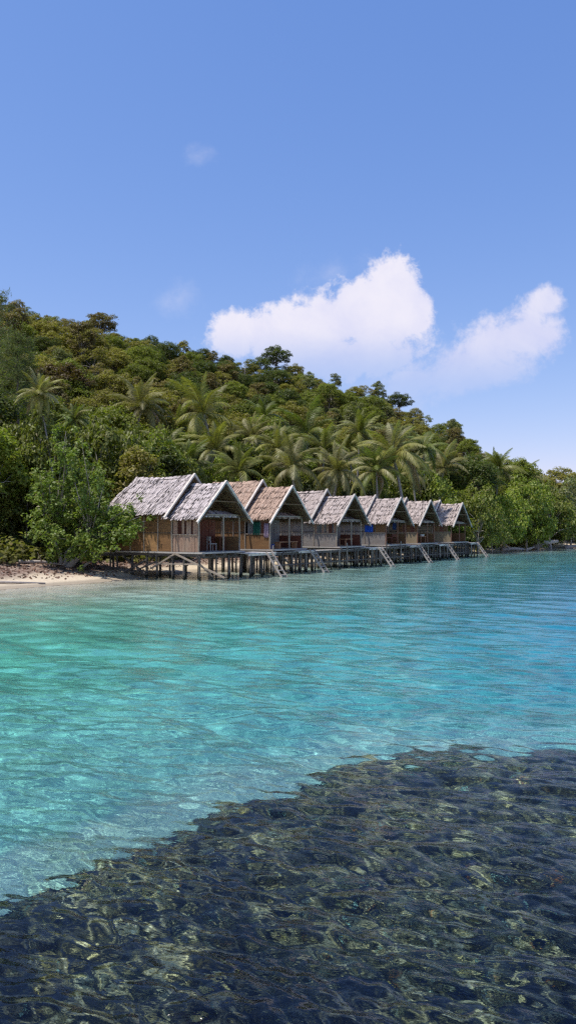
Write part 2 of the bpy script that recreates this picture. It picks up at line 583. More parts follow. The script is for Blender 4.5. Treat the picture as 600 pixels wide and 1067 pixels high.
def water_material():
    m = bpy.data.materials.new('sea water')
    m.use_nodes = True
    t = NT(m.node_tree)
    m.node_tree.nodes.clear()
    out = t.n('ShaderNodeOutputMaterial')
    dep = t.n('ShaderNodeAttribute', attribute_name='depth').outputs['Fac']
    ab = t.n('ShaderNodeCombineXYZ')
    pos = t.n('ShaderNodeNewGeometry').outputs['Position']
    # green, slightly cloudy water inshore on the left; clearer blue water out to the right
    psx = t.n('ShaderNodeSeparateXYZ')
    t.l(pos, psx.inputs[0])
    out_ = t.smooth(t.m('ADD', psx.outputs[0], t.m('MULTIPLY', t.noise(pos, .12, 3), 8)), -6, 16)
    for i, (ka, kb) in enumerate(zip(WATER_IN, WATER_OUT)):
        kk = t.m('ADD', -ka, t.m('MULTIPLY', out_, ka - kb))
        t.l(t.m('EXPONENT', t.m('MULTIPLY', dep, kk)), ab.inputs[i])
    # fine ripples too small for the mesh; the far water keeps the larger ones
    dist = t.m('MULTIPLY', t.n('ShaderNodeVectorMath', operation='LENGTH').outputs['Value'], 1.0)
    ln = dist.node.inputs[0].links[0].from_node
    t.l(pos, ln.inputs[0])
    mp = t.n('ShaderNodeMapping')
    mp.vector_type = 'TEXTURE'
    mp.inputs['Rotation'].default_value = (0, 0, R(-20))
    mp.inputs['Scale'].default_value = (2.1, 1.0, 1)
    t.l(pos, mp.inputs[0])
    fine = t.noise(mp.outputs[0], 6.5, 4, .55, .3)
    mid = t.noise(mp.outputs[0], 2.6, 5, .66, .4)
    farf = t.smooth(dist, 14, 45)
    bp = t.n('ShaderNodeBump')
    bp.inputs['Strength'].default_value = 1
    bp.inputs['Distance'].default_value = 1
    hgt = t.m('ADD', t.m('MULTIPLY', fine, t.m('MULTIPLY', t.m('SUBTRACT', 1.0, t.m('MULTIPLY', farf, .45)), .0150)), t.m('MULTIPLY', mid, t.m('MULTIPLY', farf, .014)))
    t.l(hgt, bp.inputs['Height'])
    fr = t.n('ShaderNodeFresnel')
    fr.inputs['IOR'].default_value = 1.33
    t.l(bp.outputs[0], fr.inputs['Normal'])
    gl = t.n('ShaderNodeBsdfGlossy')
    gl.inputs['Roughness'].default_value = .03
    t.l(bp.outputs[0], gl.inputs['Normal'])
    rf = t.n('ShaderNodeBsdfRefraction')
    rf.inputs['IOR'].default_value = 1.33
    rf.inputs['Roughness'].default_value = 0
    t.l(ab.outputs[0], rf.inputs['Color'])
    t.l(bp.outputs[0], rf.inputs['Normal'])
    mx = t.n('ShaderNodeMixShader')
    t.l(fr.outputs[0], mx.inputs[0])
    t.l(rf.outputs[0], mx.inputs[1])
    t.l(gl.outputs[0], mx.inputs[2])
    t.l(mx.outputs[0], out.inputs[0])
    return m


WATER_IN = (.46, .104, .122)
WATER_OUT = (.60, .175, .074)


def waves(x, y, r):
    z = np.zeros_like(x)
    g = np.random.default_rng(4)
    for lam in np.geomspace(.11, 2.6, 44):
        a = R(g.normal(68, 24))
        k = 2 * math.pi / lam
        amp = .0064 * lam ** .54 * (1 - .38 * math.exp(-((math.log(lam) - math.log(.75)) / .6) ** 2))
        fade = np.clip((lam / (r * .0105) - 1) / 2, 0, 1)
        ph = g.uniform(0, 6.28)
        # slowly wandering phase keeps crests short
        wob = 1.2 * vnoise(x, y, lam * 4.5, int(lam * 50) % 23)
        env = .65 + 1.1 * (vnoise(x, y, lam * 6, int(lam * 77) % 29) + .25)
        z += amp * fade * env * np.sin(k * (x * math.cos(a) + y * math.sin(a)) + ph + wob * 2.2)
    return z


def build_setting():
    gm = ground_material()
    sm = seabed_material()
    # sea bed (sand), a heightfield out to the horizon
    T = np.radians(np.concatenate([np.linspace(-88, -44, 40)[:-1], np.linspace(-44, 44, 340), np.linspace(44, 88, 40)[1:]]))
    x, y, r, f = polar(np.concatenate([[.3], np.geomspace(2, 300, 420), [420, 700, 1200, 2500]]), T)
    z = ground_z(x, y)
    u = sdist(SHORE, x, y)
    rm, e = reef_mask(x, y)
    z = np.where(u < 0, z, z)
    co = np.stack([x, y, z], -1).reshape(-1, 3)
    fu = u.reshape(-1)[f].max(1)
    mx = fu > 0
    sea = mesh_np('seabed', co, f[fu <= 0.8], [sm], True)
    o = add('seabed', sea, kind='structure')
    o.cycles.is_caustics_receiver = True
    land = f[mx]
    fz = co[land][:, :, 2].mean(1)
    hill = fz > 1.7
    add('beach', mesh_np('beach', co + [0, 0, .004], land[~hill], [gm], True), kind='structure')
    add('hillside', mesh_np('hillside', co + [0, 0, .004], land[hill], [gm], True), kind='structure')
    # water
    x, y, r, f = polar(np.concatenate([np.geomspace(2.6, 170, 1450), np.geomspace(175, 3000, 14)]),
                       np.radians(np.concatenate([np.linspace(-88, -34, 70)[:-1], np.linspace(-34, 34, 500), np.linspace(34, 88, 70)[1:]])))
    z = waves(x, y, r) * np.interp(r, [18, 38], [1, .40])
    u = sdist(SHORE, x, y)
    z = z * np.clip(-u / 4 + .15, .15, 1)
    bed = ground_z(x, y, False)
    rm, e = reef_mask(x, y)
    dep = np.maximum(-bed, 0)
    dep = dep * (1 - rm) + .42 * rm
    # patches of clearer and of bluer water drift across the bay
    dep = dep * (1 + .20 * vnoise(x, y, 16, 7) + .15 * vnoise(x * .5, y, 5, 8)) + np.clip((x + 2) / 22, 0, 1.1) * np.clip(dep, 0, 1)
    keep = (u.reshape(-1)[f].min(1) < 1.2)
    me = mesh_np('sea', np.stack([x, y, z], -1).reshape(-1, 3), f[keep], [water_material()], True)
    at = me.attributes.new('depth', 'FLOAT', 'POINT')
    at.data.foreach_set('value', dep.reshape(-1).astype(np.float32))
    o = add('sea', me, kind='structure')
    o.cycles.is_caustics_caster = True


def build_reef():
    m, t, b = new_mat('reef rock')
    co = t.n('ShaderNodeNewGeometry').outputs['Position']
    n = t.noise(co, 6.5, 7, .75, .6)
    n2 = t.noise(co, 1.0, 3, .6)
    col = t.ramp(n, [(.38, (.010, .018, .046)), (.50, (.035, .036, .026)), (.56, (.30, .24, .10)), (.64, (.80, .68, .42))])  # navy dark end: blue light scattered by the water, put into the rock colour
    col = t.mix(t.smooth(n2, .38, .58), t.mix(.75, col, (.008, .014, .036)), col)  # broad patches pulled further towards that scattered blue
    t.l(col, b.inputs['Base Color'])
    b.inputs['Roughness'].default_value = 1
    gx = np.concatenate([np.linspace(-16, -6, 60)[:-1], np.linspace(-6, 9, 330), np.linspace(9, 18, 60)[1:]])
    gy = np.linspace(1.5, 16, 330)
    x, y = np.meshgrid(gx, gy)
    nx = len(gx)
    rm, e = reef_mask(x, y)
    base = ground_z(x, y) - .7
    lump = (np.abs(vnoise(x, y, .55, 11)) * .5 + vnoise(x, y, 1.6, 12) * .45 + np.abs(vnoise(x, y, .22, 13)) * .22 + vnoise(x, y, .1, 14) * .06)
    top = -1.0 + lump - .25 * np.clip((x - 3) / 6, 0, 1)
    z = base * (1 - rm) + top * rm
    idx = np.arange(x.size).reshape(x.shape)
    f = np.stack([idx[:-1, :-1], idx[:-1, 1:], idx[1:, 1:], idx[1:, :-1]], -1).reshape(-1, 4)
    keep = rm.reshape(-1)[f].max(1) > 0
    o = add('coral_reef', mesh_np('coral_reef', np.stack([x, y, z], -1).reshape(-1, 3), f[keep], [m], True), kind='stuff')
    o.cycles.is_caustics_receiver = True
    # coral tufts standing on the reef rock
    m2, t, b = new_mat('coral tuft')
    g = t.n('ShaderNodeNewGeometry').outputs['Random Per Island']
    col = t.ramp(g, [(.0, (.05, .05, .02)), (.35, (.16, .14, .045)), (.60, (.42, .33, .09)), (.80, (.75, .62, .34)), (.93, (.28, .55, .45)), (.99, (.8, .28, .05))])
    co = t.n('ShaderNodeNewGeometry').outputs['Position']
    dark = t.smooth(t.noise(co, .9, 3, .6), .34, .56)
    t.l(t.mix(dark, t.mix(.7, col, (.012, .018, .034)), col), b.inputs['Base Color'])  # darker tufts get the water's scattered blue mixed into their colour
    b.inputs['Roughness'].default_value = 1
    N = 34000
    g2 = np.random.default_rng(8)
    px = g2.uniform(-8, 12, N)
    py = g2.uniform(2.5, 14, N)
    rmk, _ = reef_mask(px, py)
    ok = (rmk > .9) & (vnoise(px, py, .9, 21) > -.22)
    px, py = px[ok], py[ok]
    lump = (np.abs(vnoise(px, py, .55, 11)) * .5 + vnoise(px, py, 1.6, 12) * .45 + np.abs(vnoise(px, py, .22, 13)) * .22 + vnoise(px, py, .1, 14) * .06)
    pz = -1.0 + lump - .25 * np.clip((px - 3) / 6, 0, 1) - .03
    V, Fc = [], []
    for X, Y, Zc in zip(px, py, pz):
        k = 7
        s = g2.uniform(.02, .075)
        b0 = len(V)
        V.append((X, Y, Zc))
        for i in range(k):
            a = g2.uniform(0, 6.28)
            el = g2.uniform(.2, 1.4)
            d = np.array([math.cos(a) * math.cos(el), math.sin(a) * math.cos(el), math.sin(el)]) * s * g2.uniform(.6, 1.5)
            w = s * .17
            sd = np.array([-math.sin(a), math.cos(a), 0]) * w
            p = np.array([X, Y, Zc])
            V += [tuple(p + d + sd), tuple(p + d - sd)]
            Fc.append((b0, b0 + 1 + 2 * i, b0 + 2 + 2 * i))
    o = add('coral_tufts', mesh_np('coral_tufts', V, Fc, [m2]), kind='stuff')
    o.cycles.is_caustics_receiver = True


build_setting()
build_reef()
# ------------------------------------------------------------------ cottages on stilts
GA = Vector((.837, -.547, 0))      # seaward, the way the gables look
GG = Vector((.547, .837, 0))       # along the row, away from the first cottage
ROT = math.atan2(-.547, .837)
ROW0 = Vector((-3.52, 44.0, 0))
FLOOR = 1.55
STILT = MB().tube([(0, 0, 0), (.01, .015, .5), (0, 0, 1)], [.062, .06, .055], 7).mesh('stilt', M['stilt'])
STILT_THIN = MB().tube([(0, 0, 0), (.02, -.01, .5), (0, 0, 1)], [.05, .047, .042], 6).mesh('stilt', M['stilt_pale'])
lr = random.Random(3)


def stilt(parent, x, y, top, bottom=None, thin=False, lean=.0):
    w = parent.matrix_basis @ Vector((x, y, 0)) if parent else Vector((x, y, 0))
    b = (gz(w.x, w.y) - .25 if bottom is None else bottom)
    h = top - b
    o = add('stilt', STILT_THIN if thin else STILT, parent, (x, y, b))
    o.scale = (lr.uniform(.8, 1.25), lr.uniform(.8, 1.25), h)
    o.rotation_euler = (lr.uniform(-.03, .03) + lean, lr.uniform(-.03, .03), lr.uniform(0, 6))
    return o


def thatch_course(x0, x1, p_top, p_bot, up, jag, seed, sag=.0):
    """one course of leaf strips from p_top down to p_bot (y, z), laid between x0 and x1"""
    g = random.Random(seed)
    V, Fs = [], []
    (y0, z0), (y1, z1) = p_top, p_bot
    sl = math.hypot(y1 - y0, z1 - z0)
    dy, dz = (y1 - y0) / sl, (z1 - z0) / sl
    ny, nz = (-dz, dy) if dy > 0 else (dz, -dy)
    if nz < 0:
        ny, nz = -ny, -nz
    for layer in range(2):
        x = x0 - g.uniform(0, .05)
        while x < x1:
            w = g.uniform(.04, .09)
            s0 = g.uniform(-.05, .02)
            s1 = sl + g.uniform(-jag, jag * .8) - layer * .12
            l0 = up + g.uniform(0, .015) + layer * .018
            l1 = up + g.uniform(.008, .055) + layer * .025
            if g.random() < .06:
                l1 += .05
            tw = g.uniform(-.03, .03)
            xa, xb = x, min(x + w, x1 + .03)
            def P(xx, s, l):
                q = (xx - x0) / (x1 - x0)
                return (xx, y0 + dy * s + ny * l, z0 + dz * s + nz * l - sag * math.sin(math.pi * min(1, max(0, q))) + .018 * math.sin(q * 9 + seed))
            b = len(V)
            th = .012
            sm = s1 - g.uniform(.03, .09)
            V += [P(xa, s0, l0), P(xb, s0, l0), P(xb + tw, sm, l1), P((xa + xb) / 2 + tw, s1, l1 - .008), P(xa + tw, sm, l1)]
            V += [P(xa, s0, l0 - th), P(xb, s0, l0 - th), P(xb + tw, sm, l1 - th), P((xa + xb) / 2 + tw, s1, l1 - .02), P(xa + tw, sm, l1 - th)]
            Fs += [(b, b + 1, b + 2, b + 4), (b + 4, b + 2, b + 3, b + 3)[:3], (b + 4, b + 9, b + 8, b + 3), (b + 3, b + 8, b + 7, b + 2), (b + 5, b + 9, b + 7, b + 6), (b + 9, b + 8, b + 7),
                   (b, b + 4, b + 9, b + 5), (b + 1, b + 6, b + 7, b + 2)]
            x += w * g.uniform(.7, 1.0)
    mb = MB()
    mb.v, mb.f = V, Fs
    return mb


SAGS = (.05, .09, .03, .11, .07)


def gable_roof(root, x0, x1, ridge, eave, half, mat, seed, ncourse=6, back_lift=0.0, hip=0.0):
    """roof between x0 (inland) and x1 (gable): part roof with courses, bargeboards as parts of the roof"""
    sl = MB()
    for s in (-1, 1):
        v = [(x0 + .08, 0, ridge - .17), (x1 - .03, 0, ridge - .17), (x1 - .03, s * half, eave - .14), (x0 + .08, s * half, eave - .14)]
        v2 = [(a, b, c - .03) for a, b, c in v]
        sl.raw(v + v2, [(0, 1, 2, 3), (7, 6, 5, 4), (0, 4, 5, 1), (1, 5, 6, 2), (2, 6, 7, 3), (3, 7, 4, 0)])
        for i in range(1, 5):     # purlins seen from below
            q = i / 5
            sl.bar((x0 + .05, s * half * q, ridge - .22 - (ridge - eave) * q), (x1 - .02, s * half * q, ridge - .22 - (ridge - eave) * q), .06, .05)
        nr = max(2, int((x1 - x0) / .8))
        for i in range(nr + 1):
            x = x0 + .15 + (x1 - x0 - .3) * i / nr
            sl.bar((x, 0, ridge - .26), (x, s * half, eave - .25), .05, .06)
    roof = sl.obj('roof', M['under'], root)
    for s in (-1, 1):
        for i in range(ncourse):
            q0, q1 = i / ncourse, (i + 1) / ncourse
            q1 = min(1.05, q1 + .06)
            xa = x0 - hip * q0
            c = thatch_course(xa, x1, (s * half * q0, ridge - (ridge - eave) * q0), (s * half * q1, ridge - (ridge - eave) * q1), .012 + .012 * ((ncourse - i) % 2), .09, seed * 31 + i * 7 + s, SAGS[seed % 5])
            c.obj('thatch_course', mat, roof, kind='stuff')
    cap = MB()
    g = random.Random(seed)
    x = x0
    while x < x1 - .02:      # folded leaves over the ridge
        w = g.uniform(.12, .26)
        xe = min(x + w, x1)
        h = g.uniform(.05, .12) - SAGS[seed % 5] * math.sin(math.pi * (x - x0) / (x1 - x0))
        cap.raw([(x, -.20, ridge - .13), (xe, -.20, ridge - .15), (xe, 0, ridge + h), (x, 0, ridge + h * .9), (x, .2, ridge - .13), (xe, .2, ridge - .15)],
                [(0, 1, 2, 3), (3, 2, 5, 4)])
        x += w * .85
    cap.obj('ridge_cap', mat, roof, kind='stuff')
    k = (ridge - eave) / half
    for s in (-1, 1):
        e = half + .42
        tb = MB()
        tb.raw([(x1, -.02 * s, ridge + .12), (x1 + .035, -.02 * s, ridge + .12), (x1 + .035, s * e, ridge + .12 - k * e), (x1, s * e, ridge + .12 - k * e),
                (x1, -.02 * s, ridge + .0), (x1 + .035, -.02 * s, ridge + .03), (x1 + .035, s * e, ridge + .03 - k * e), (x1, s * e, ridge + .03 - k * e)],
               [(0, 1, 2, 3), (7, 6, 5, 4), (0, 4, 5, 1), (1, 5, 6, 2), (2, 6, 7, 3), (3, 7, 4, 0)])
        o_ = .02
        tb.raw([(x1 - .10, 0, ridge + .13 + o_), (x1 + .037, 0, ridge + .13 + o_), (x1 + .037, s * e, ridge + .13 + o_ - k * e), (x1 - .10, s * e, ridge + .13 + o_ - k * e),
                (x1 - .10, 0, ridge + .125), (x1 + .037, 0, ridge + .125), (x1 + .037, s * e, ridge + .125 - k * e), (x1 - .10, s * e, ridge + .125 - k * e)],
               [(0, 1, 2, 3), (7, 6, 5, 4), (0, 4, 5, 1), (1, 5, 6, 2), (2, 6, 7, 3), (3, 7, 4, 0)])
        tb.obj('bargeboard', M['board'] if seed in (1, 6, 2, 7) else M['board_grey'], roof)
    return roof


def panel(root, name, a, b, z0, z1, mat, th=.05, parent=None):
    """upright panel between plan points a and b"""
    a, b = Vector((*a, 0)), Vector((*b, 0))
    mid = (z0 + z1) / 2
    return MB().bar((a.x, a.y, mid), (b.x, b.y, mid), th, z1 - z0).obj(name, mat, parent or root)


def planks(root, a, b, z0, z1, mat, w=.22, gaps=(), jitter=.02, th=.03):
    """a row of upright planks, each a part; gaps lists the indexes left open"""
    a, b = Vector((*a, 0)), Vector((*b, 0))
    L = (b - a).length
    n = max(1, round(L / w))
    d = (b - a) / n
    g = random.Random(int(L * 100) + len(gaps))
    nrm = Vector((-d.y, d.x, 0)).normalized()
    for i in range(n):
        if i in gaps:
            continue
        off = nrm * g.uniform(-.012, .012)
        p, q = a + d * (i + .04) + off, a + d * (i + .96) + off
        zz1 = z1 + g.uniform(-jitter, 0)
        MB().bar((p.x, p.y, (z0 + zz1) / 2), (q.x, q.y, (z0 + zz1) / 2), th, zz1 - z0).obj('wall_plank', mat, root)


def pole(root, name, a, b, r, mat):
    return MB().tube([a, tuple((Vector(a) + Vector(b)) / 2 + Vector((lr.uniform(-.02, .02), lr.uniform(-.02, .02), 0))), b], [r, r * .95, r * .88], 7).obj(name, mat, root)


def cottage(t, label, P):
    o = ROW0 + GG * t
    root = add('cottage', None, None, (o.x, o.y, 0), ROT, label=label, cat='cottage', group='thatched cottages on stilts')
    bpy.context.view_layer.update()
    dz = P.get('dz', 0)
    FL = FLOOR + dz
    ridge, eave = P.get('ridge', 5.5) + 0, P.get('eave', 3.5)
    rr, re = P.get('rridge', 6.0), P.get('reave', 3.8)
    half = P.get('half', 2.15)
    rx0, rx1 = P.get('rx0', -6.6), P.get('rx1', -2.35)
    # roofs
    gable_roof(root, rx0, rx1, rr, re, half + .05, M[P['thatch']], P['seed'], P.get('courses', 6), hip=P.get('hip', 0))
    gable_roof(root, P.get('fx0', -2.95), 0, ridge, eave, half, M[P['thatch']], P['seed'] + 5, P.get('courses', 6))
    W = 1.88
    bx0, bx1, fx = rx0 + .35, -2.4, -.5
    # floor and its beams
    MB().box(bx0 - .1, fx + .35, -W - .12, W + .12, FL - .09, FL).obj('floor_deck', M['deck'], root)
    for y in (-W, -W / 2, 0, W / 2, W):
        MB().bar((bx0 - .2, y, FL - .17), (fx + .45, y, FL - .17), .10, .14).obj('floor_beam', M['beam'], root)
    for x in (bx0, -3.9, -2.3, fx + .1):
        MB().bar((x, -W - .3, FL - .29), (x, W + .3, FL - .29), .10, .10).obj('floor_beam', M['beam'], root)
    xs = [bx0 + .05 + (fx + .2 - bx0) * i / 6 for i in range(7)]
    for i, x in enumerate(xs):
        for j, y in enumerate((-W, -W * .4, W * .3, W)):
            if i in (1, 3, 5) and j in (2,):
                continue
            stilt(root, x + lr.uniform(-.15, .15), y + lr.uniform(-.08, .08), FL - .2)
    # rear room: back wall, far wall, near wall and the front wall behind the veranda
    top = re + .12
    ct = re - .05
    panel(root, 'wall', (bx0, -W), (bx0, W), FL, ct, M[P['wall']])
    panel(root, 'wall', (bx0, W), (bx1, W), FL, ct, M[P['wall']])
    panel(root, 'gable_wall', (bx0, -W * .55), (bx0, W * .55), ct, ct + .9, M[P['wall']])
    n = P.get('npanel', 4)
    for i in range(n):
        xa = bx0 + (bx1 - bx0) * i / n
        xb = bx0 + (bx1 - bx0) * (i + 1) / n
        for (za, zb) in ((FL + .02, FL + 1.05), (FL + 1.09, ct)):
            mt = M[P['wall']] if (i + int(za)) % 3 else M[P.get('wall2', P['wall'])]
            panel(root, 'wall_panel', (xa + .02, -W), (xb - .02, -W), za, zb, mt)
        pole(root, 'batten', (xa, -W - .05, FL - .02), (xa, -W - .05, ct + .05), .038, M['post'])
    pole(root, 'batten', (bx1, -W - .05, FL - .02), (bx1, -W - .05, ct + .05), .045, M['post'])
    MB().bar((bx0, -W - .045, FL + 1.07), (bx1, -W - .045, FL + 1.07), .03, .035).obj('rail', M['beam'], root)
    # front block: near side with low wall, sill and slatted opening
    fm, um = M[P['low']], M[P['up']]
    lo = FL + .95
    ftop = eave - .02
    if P.get('plank_low'):
        planks(root, (bx1, -W), (fx, -W), FL + .02, lo, fm, .24)
    else:
        panel(root, 'low_wall', (bx1 + .04, -W), (fx - .03, -W), FL + .02, lo, fm)
    if P.get('open_side') is None:
        planks(root, (bx1 + .05, -W), (fx - .05, -W), lo + .04, ftop + .1, um, P.get('slat', .2), P.get('gaps', (2, 4, 8)))
    MB().bar((bx1, -W - .03, lo + .02), (fx, -W - .03, lo + .02), .07, .05).obj('sill', M['post'], root)
    MB().bar((bx0, -W, re - .08), (bx1, -W, re - .08), .08, .09).obj('wall_plate', M['beam'], root)
    MB().bar((-2.9, -W, eave + .10), (-.05, -W, eave + .10), .08, .09).obj('wall_plate', M['beam'], root)
    MB().bar((-2.9, W, eave + .10), (-.05, W, eave + .10), .08, .09).obj('wall_plate', M['beam'], root)
    # veranda posts, tie beam, front wall of the room behind
    for y in (-W, P.get('midpost', .35), W):
        pole(root, 'post', (fx, y, FL - .2), (fx, y, eave + .12), .055, M['post'] if not P.get('redpost') else M['orange_post'])
    MB().bar((fx, -W - .2, eave + .16), (fx, W + .2, eave + .16), .08, .09).obj('tie_beam', M['post'], root)
    MB().bar((-.03, -half * .52, eave + (ridge - eave) * .46), (-.03, half * .52, eave + (ridge - eave) * .46), .05, .06).obj('collar_beam', M['under'], root)
    bw = bx1 + .12
    planks(root, (bw, -W + .05), (bw, -.35), FL + .02, 3.42, M[P['back']], .3)
    planks(root, (bw, .55), (bw, W - .05), FL + .02, 3.42, M[P['back']], .3)
    door = MB().box(bw - .03, bw + .02, -.33, .53, FL + .03, FL + 1.85).obj('door', M[P.get('door', 'red')], root)
    MB().tube([(bw + .03, .40, FL + .95), (bw + .08, .40, FL + .95)], .025, 6).obj('handle', M['beam'], door)
    panel(root, 'lintel', (bw, -.35), (bw, .55), FL + 1.88, 3.42, M[P['back']])
    # the inside face of the gable, thatched, with a small awning of old leaves
    gb = MB().raw([(bw - .06, -half * .95, 3.42), (bw - .06, half * .95, 3.42), (bw - .06, 0, ridge - .15), (bw - .1, -half * .95, 3.42), (bw - .1, half * .95, 3.42), (bw - .1, 0, ridge - .15)],
                  [(0, 1, 2), (5, 4, 3), (0, 3, 4, 1), (1, 4, 5, 2), (2, 5, 3, 0)]).obj('gable_infill', M['under'], root)
    aw = thatch_course(-1.25, -.65, (0, 0), (.5, .0), 0, .05, P['seed'] + 70)
    ab = MB()
    g = random.Random(P['seed'] + 9)
    y = -W
    while y < W:
        w = g.uniform(.06, .12)
        l = g.uniform(.55, .8)
        z = eave + .42
        x0 = -1.2
        ab.raw([(x0, y, z), (x0, y + w, z), (x0 + l, y + w, z - .34 + g.uniform(-.04, .04)), (x0 + l, y, z - .34 + g.uniform(-.04, .04)),
                (x0, y, z - .02), (x0, y + w, z - .02), (x0 + l, y + w, z - .40), (x0 + l, y, z - .40)],
               [(0, 3, 2, 1), (4, 5, 6, 7), (0, 1, 5, 4), (1, 2, 6, 5), (2, 3, 7, 6), (3, 0, 4, 7)])
        y += w * .9
    ab.obj('awning', M[P['thatch']], root, kind='stuff')
    # low rail on the far side of the veranda
    if P.get('far_low', True):
        panel(root, 'low_wall', (bx1 + .1, W), (fx, W), FL + .02, FL + .85, M[P.get('far', 'brown')])
    return root


def platform(root_loc, g, label, lab_ladder, w=1.9, a0=-1.15, a1=.25, z=1.32, name='swim_platform', rails=False):
    """open landing in front of a cottage, with its ladder into the water"""
    p = root_loc + GG * g
    r = add(name, None, None, (p.x, p.y, 0), ROT, label=label, cat='platform', group='landing platforms of the cottages')
    bpy.context.view_layer.update()
    n = 9
    for i in range(n):
        y0 = -w / 2 + w * i / n
        MB().box(a0 + lr.uniform(-.05, .03), a1 + lr.uniform(-.03, .06), y0 + .012, y0 + w / n - .012, z - .04 + lr.uniform(0, .006), z + lr.uniform(0, .012)).obj('deck_plank', M['deck_pale'], r)
    for x in (a0 + .1, a1 - .12):
        MB().bar((x, -w / 2 - .08, z - .10), (x, w / 2 + .08, z - .10), .09, .11).obj('beam', M['deck_pale'], r)
    for x in (a0 + .1, (a0 + a1) / 2, a1 - .12):
        for y in (-w / 2 + .06, 0, w / 2 - .06):
            stilt(r, x, y, z - .1 + (.0), thin=lr.random() < .45)
    # ladder
    lg = p + GG * (w * .18)
    L = add('ladder', None, None, (lg.x, lg.y, 0), ROT, label=lab_ladder, cat='ladder', group='wooden ladders down to the water')
    tp, bt = (a1 + .02, z + .05), (a1 + 1.45, -.45)
    for y in (-.28, .28):
        MB().bar((tp[0], y, tp[1]), (bt[0], y, bt[1]), .05, .11).obj('stringer', M['drift'], L)
    for i in range(1, 7):
        q = i / 7.0
        x, zz = tp[0] + (bt[0] - tp[0]) * q, tp[1] + (bt[1] - tp[1]) * q
        MB().box(x - .07, x + .07, -.255, .255, zz - .015, zz + .02).obj('rung', M['drift'], L)
    return r


M['orange_post'] = wood('reddish post', (.30, .15, .09), (.14, .07, .045), None, 5)
COTT = [
    (0.0, 'nearest thatched cottage, pale grey roof and amber wall beside the broad leaved tree',
     dict(seed=1, thatch='thatch_grey', wall='brown', wall2='amber', low='plank', up='plank', plank_low=True, back='red', door='red', rx0=-7.1, hip=.85, gaps=(2, 3, 5, 8), slat=.17, courses=7)),
    (7.0, 'second cottage from the left, with the brownest roof and a green cloth hanging',
     dict(seed=2, thatch='thatch_brown', wall='brown', low='brown', up='brown', back='grey', door='red', ridge=5.55, rridge=6.0, gaps=(0, 1, 2, 4, 5, 6, 7), slat=.22, far='red')),
    (15.5, 'third cottage from the left, with grey low wall and slatted window',
     dict(seed=3, thatch='thatch_mixed', wall='grey', low='grey', up='plank', back='grey', door='red', ridge=5.3, rridge=5.75, eave=3.35, reave=3.6, gaps=(1, 2, 4, 6, 7), slat=.2, far='red')),
    (23.6, 'fourth cottage from the left, with a blue towel in its side opening',
     dict(seed=4, thatch='thatch_mixed', wall='grey', low='grey', up='brown', back='brown', door='grey', ridge=5.35, rridge=5.6, eave=3.35, reave=3.5, gaps=(0, 1, 2, 3), slat=.22, redpost=True)),
    (29.9, 'fifth cottage from the left, with tan woven low wall and reddish posts',
     dict(seed=5, thatch='thatch_mixed', wall='tan', low='tan', up='brown', back='red', door='red', ridge=5.3, rridge=5.6, eave=3.35, reave=3.5, gaps=(2, 3, 6, 7), slat=.2, redpost=True)),
    (37.9, 'farthest cottage at the right end of the row, leaves showing through it',
     dict(seed=6, thatch='thatch_mixed', wall='tan', low='tan', up='brown', back='brown', door='red', ridge=5.3, rridge=5.6, eave=3.3, reave=3.5, open_side=1, redpost=True, far_low=True, rx0=-5.6)),
]
cots = [cottage(t, lab, P) for t, lab, P in COTT]
locs = [ROW0 + GG * c[0] for c in COTT]
ordn = ['first', 'second', 'third', 'fourth', 'fifth', 'sixth']
looks = ['widest pale plank landing in front of the nearest, grey roofed cottage',
         'plank landing in front of the brown roofed second cottage, a loose pole leaning on it',
         'bleached plank landing between the third and the fourth cottage',
         'bleached plank landing between the fourth and the fifth cottage',
         'small plank landing in front of the fifth cottage, beside the last one',
         'free standing plank landing beyond the farthest cottage, at the right end of the row']
llooks = ['nearest wooden ladder, going into the water from the landing of the grey roofed cottage',
          'battered ladder going into the water in front of the brown roofed cottage',
          'pale ladder going into the water between the third and fourth cottage',
          'pale ladder going into the water between the fourth and fifth cottage',
          'short ladder going into the water left of the farthest cottage',
          'ladder at the right end of the row, going into the water beyond the last cottage']
for i, g in enumerate((2.9, 1.5, 2.2, 2.2, 2.2, 2.7)):
    platform(locs[i], g, looks[i], llooks[i], w=2.6 if i == 0 else 1.9, a1=(.6, .3, .75, .4, .45, .3)[i], z=1.42)


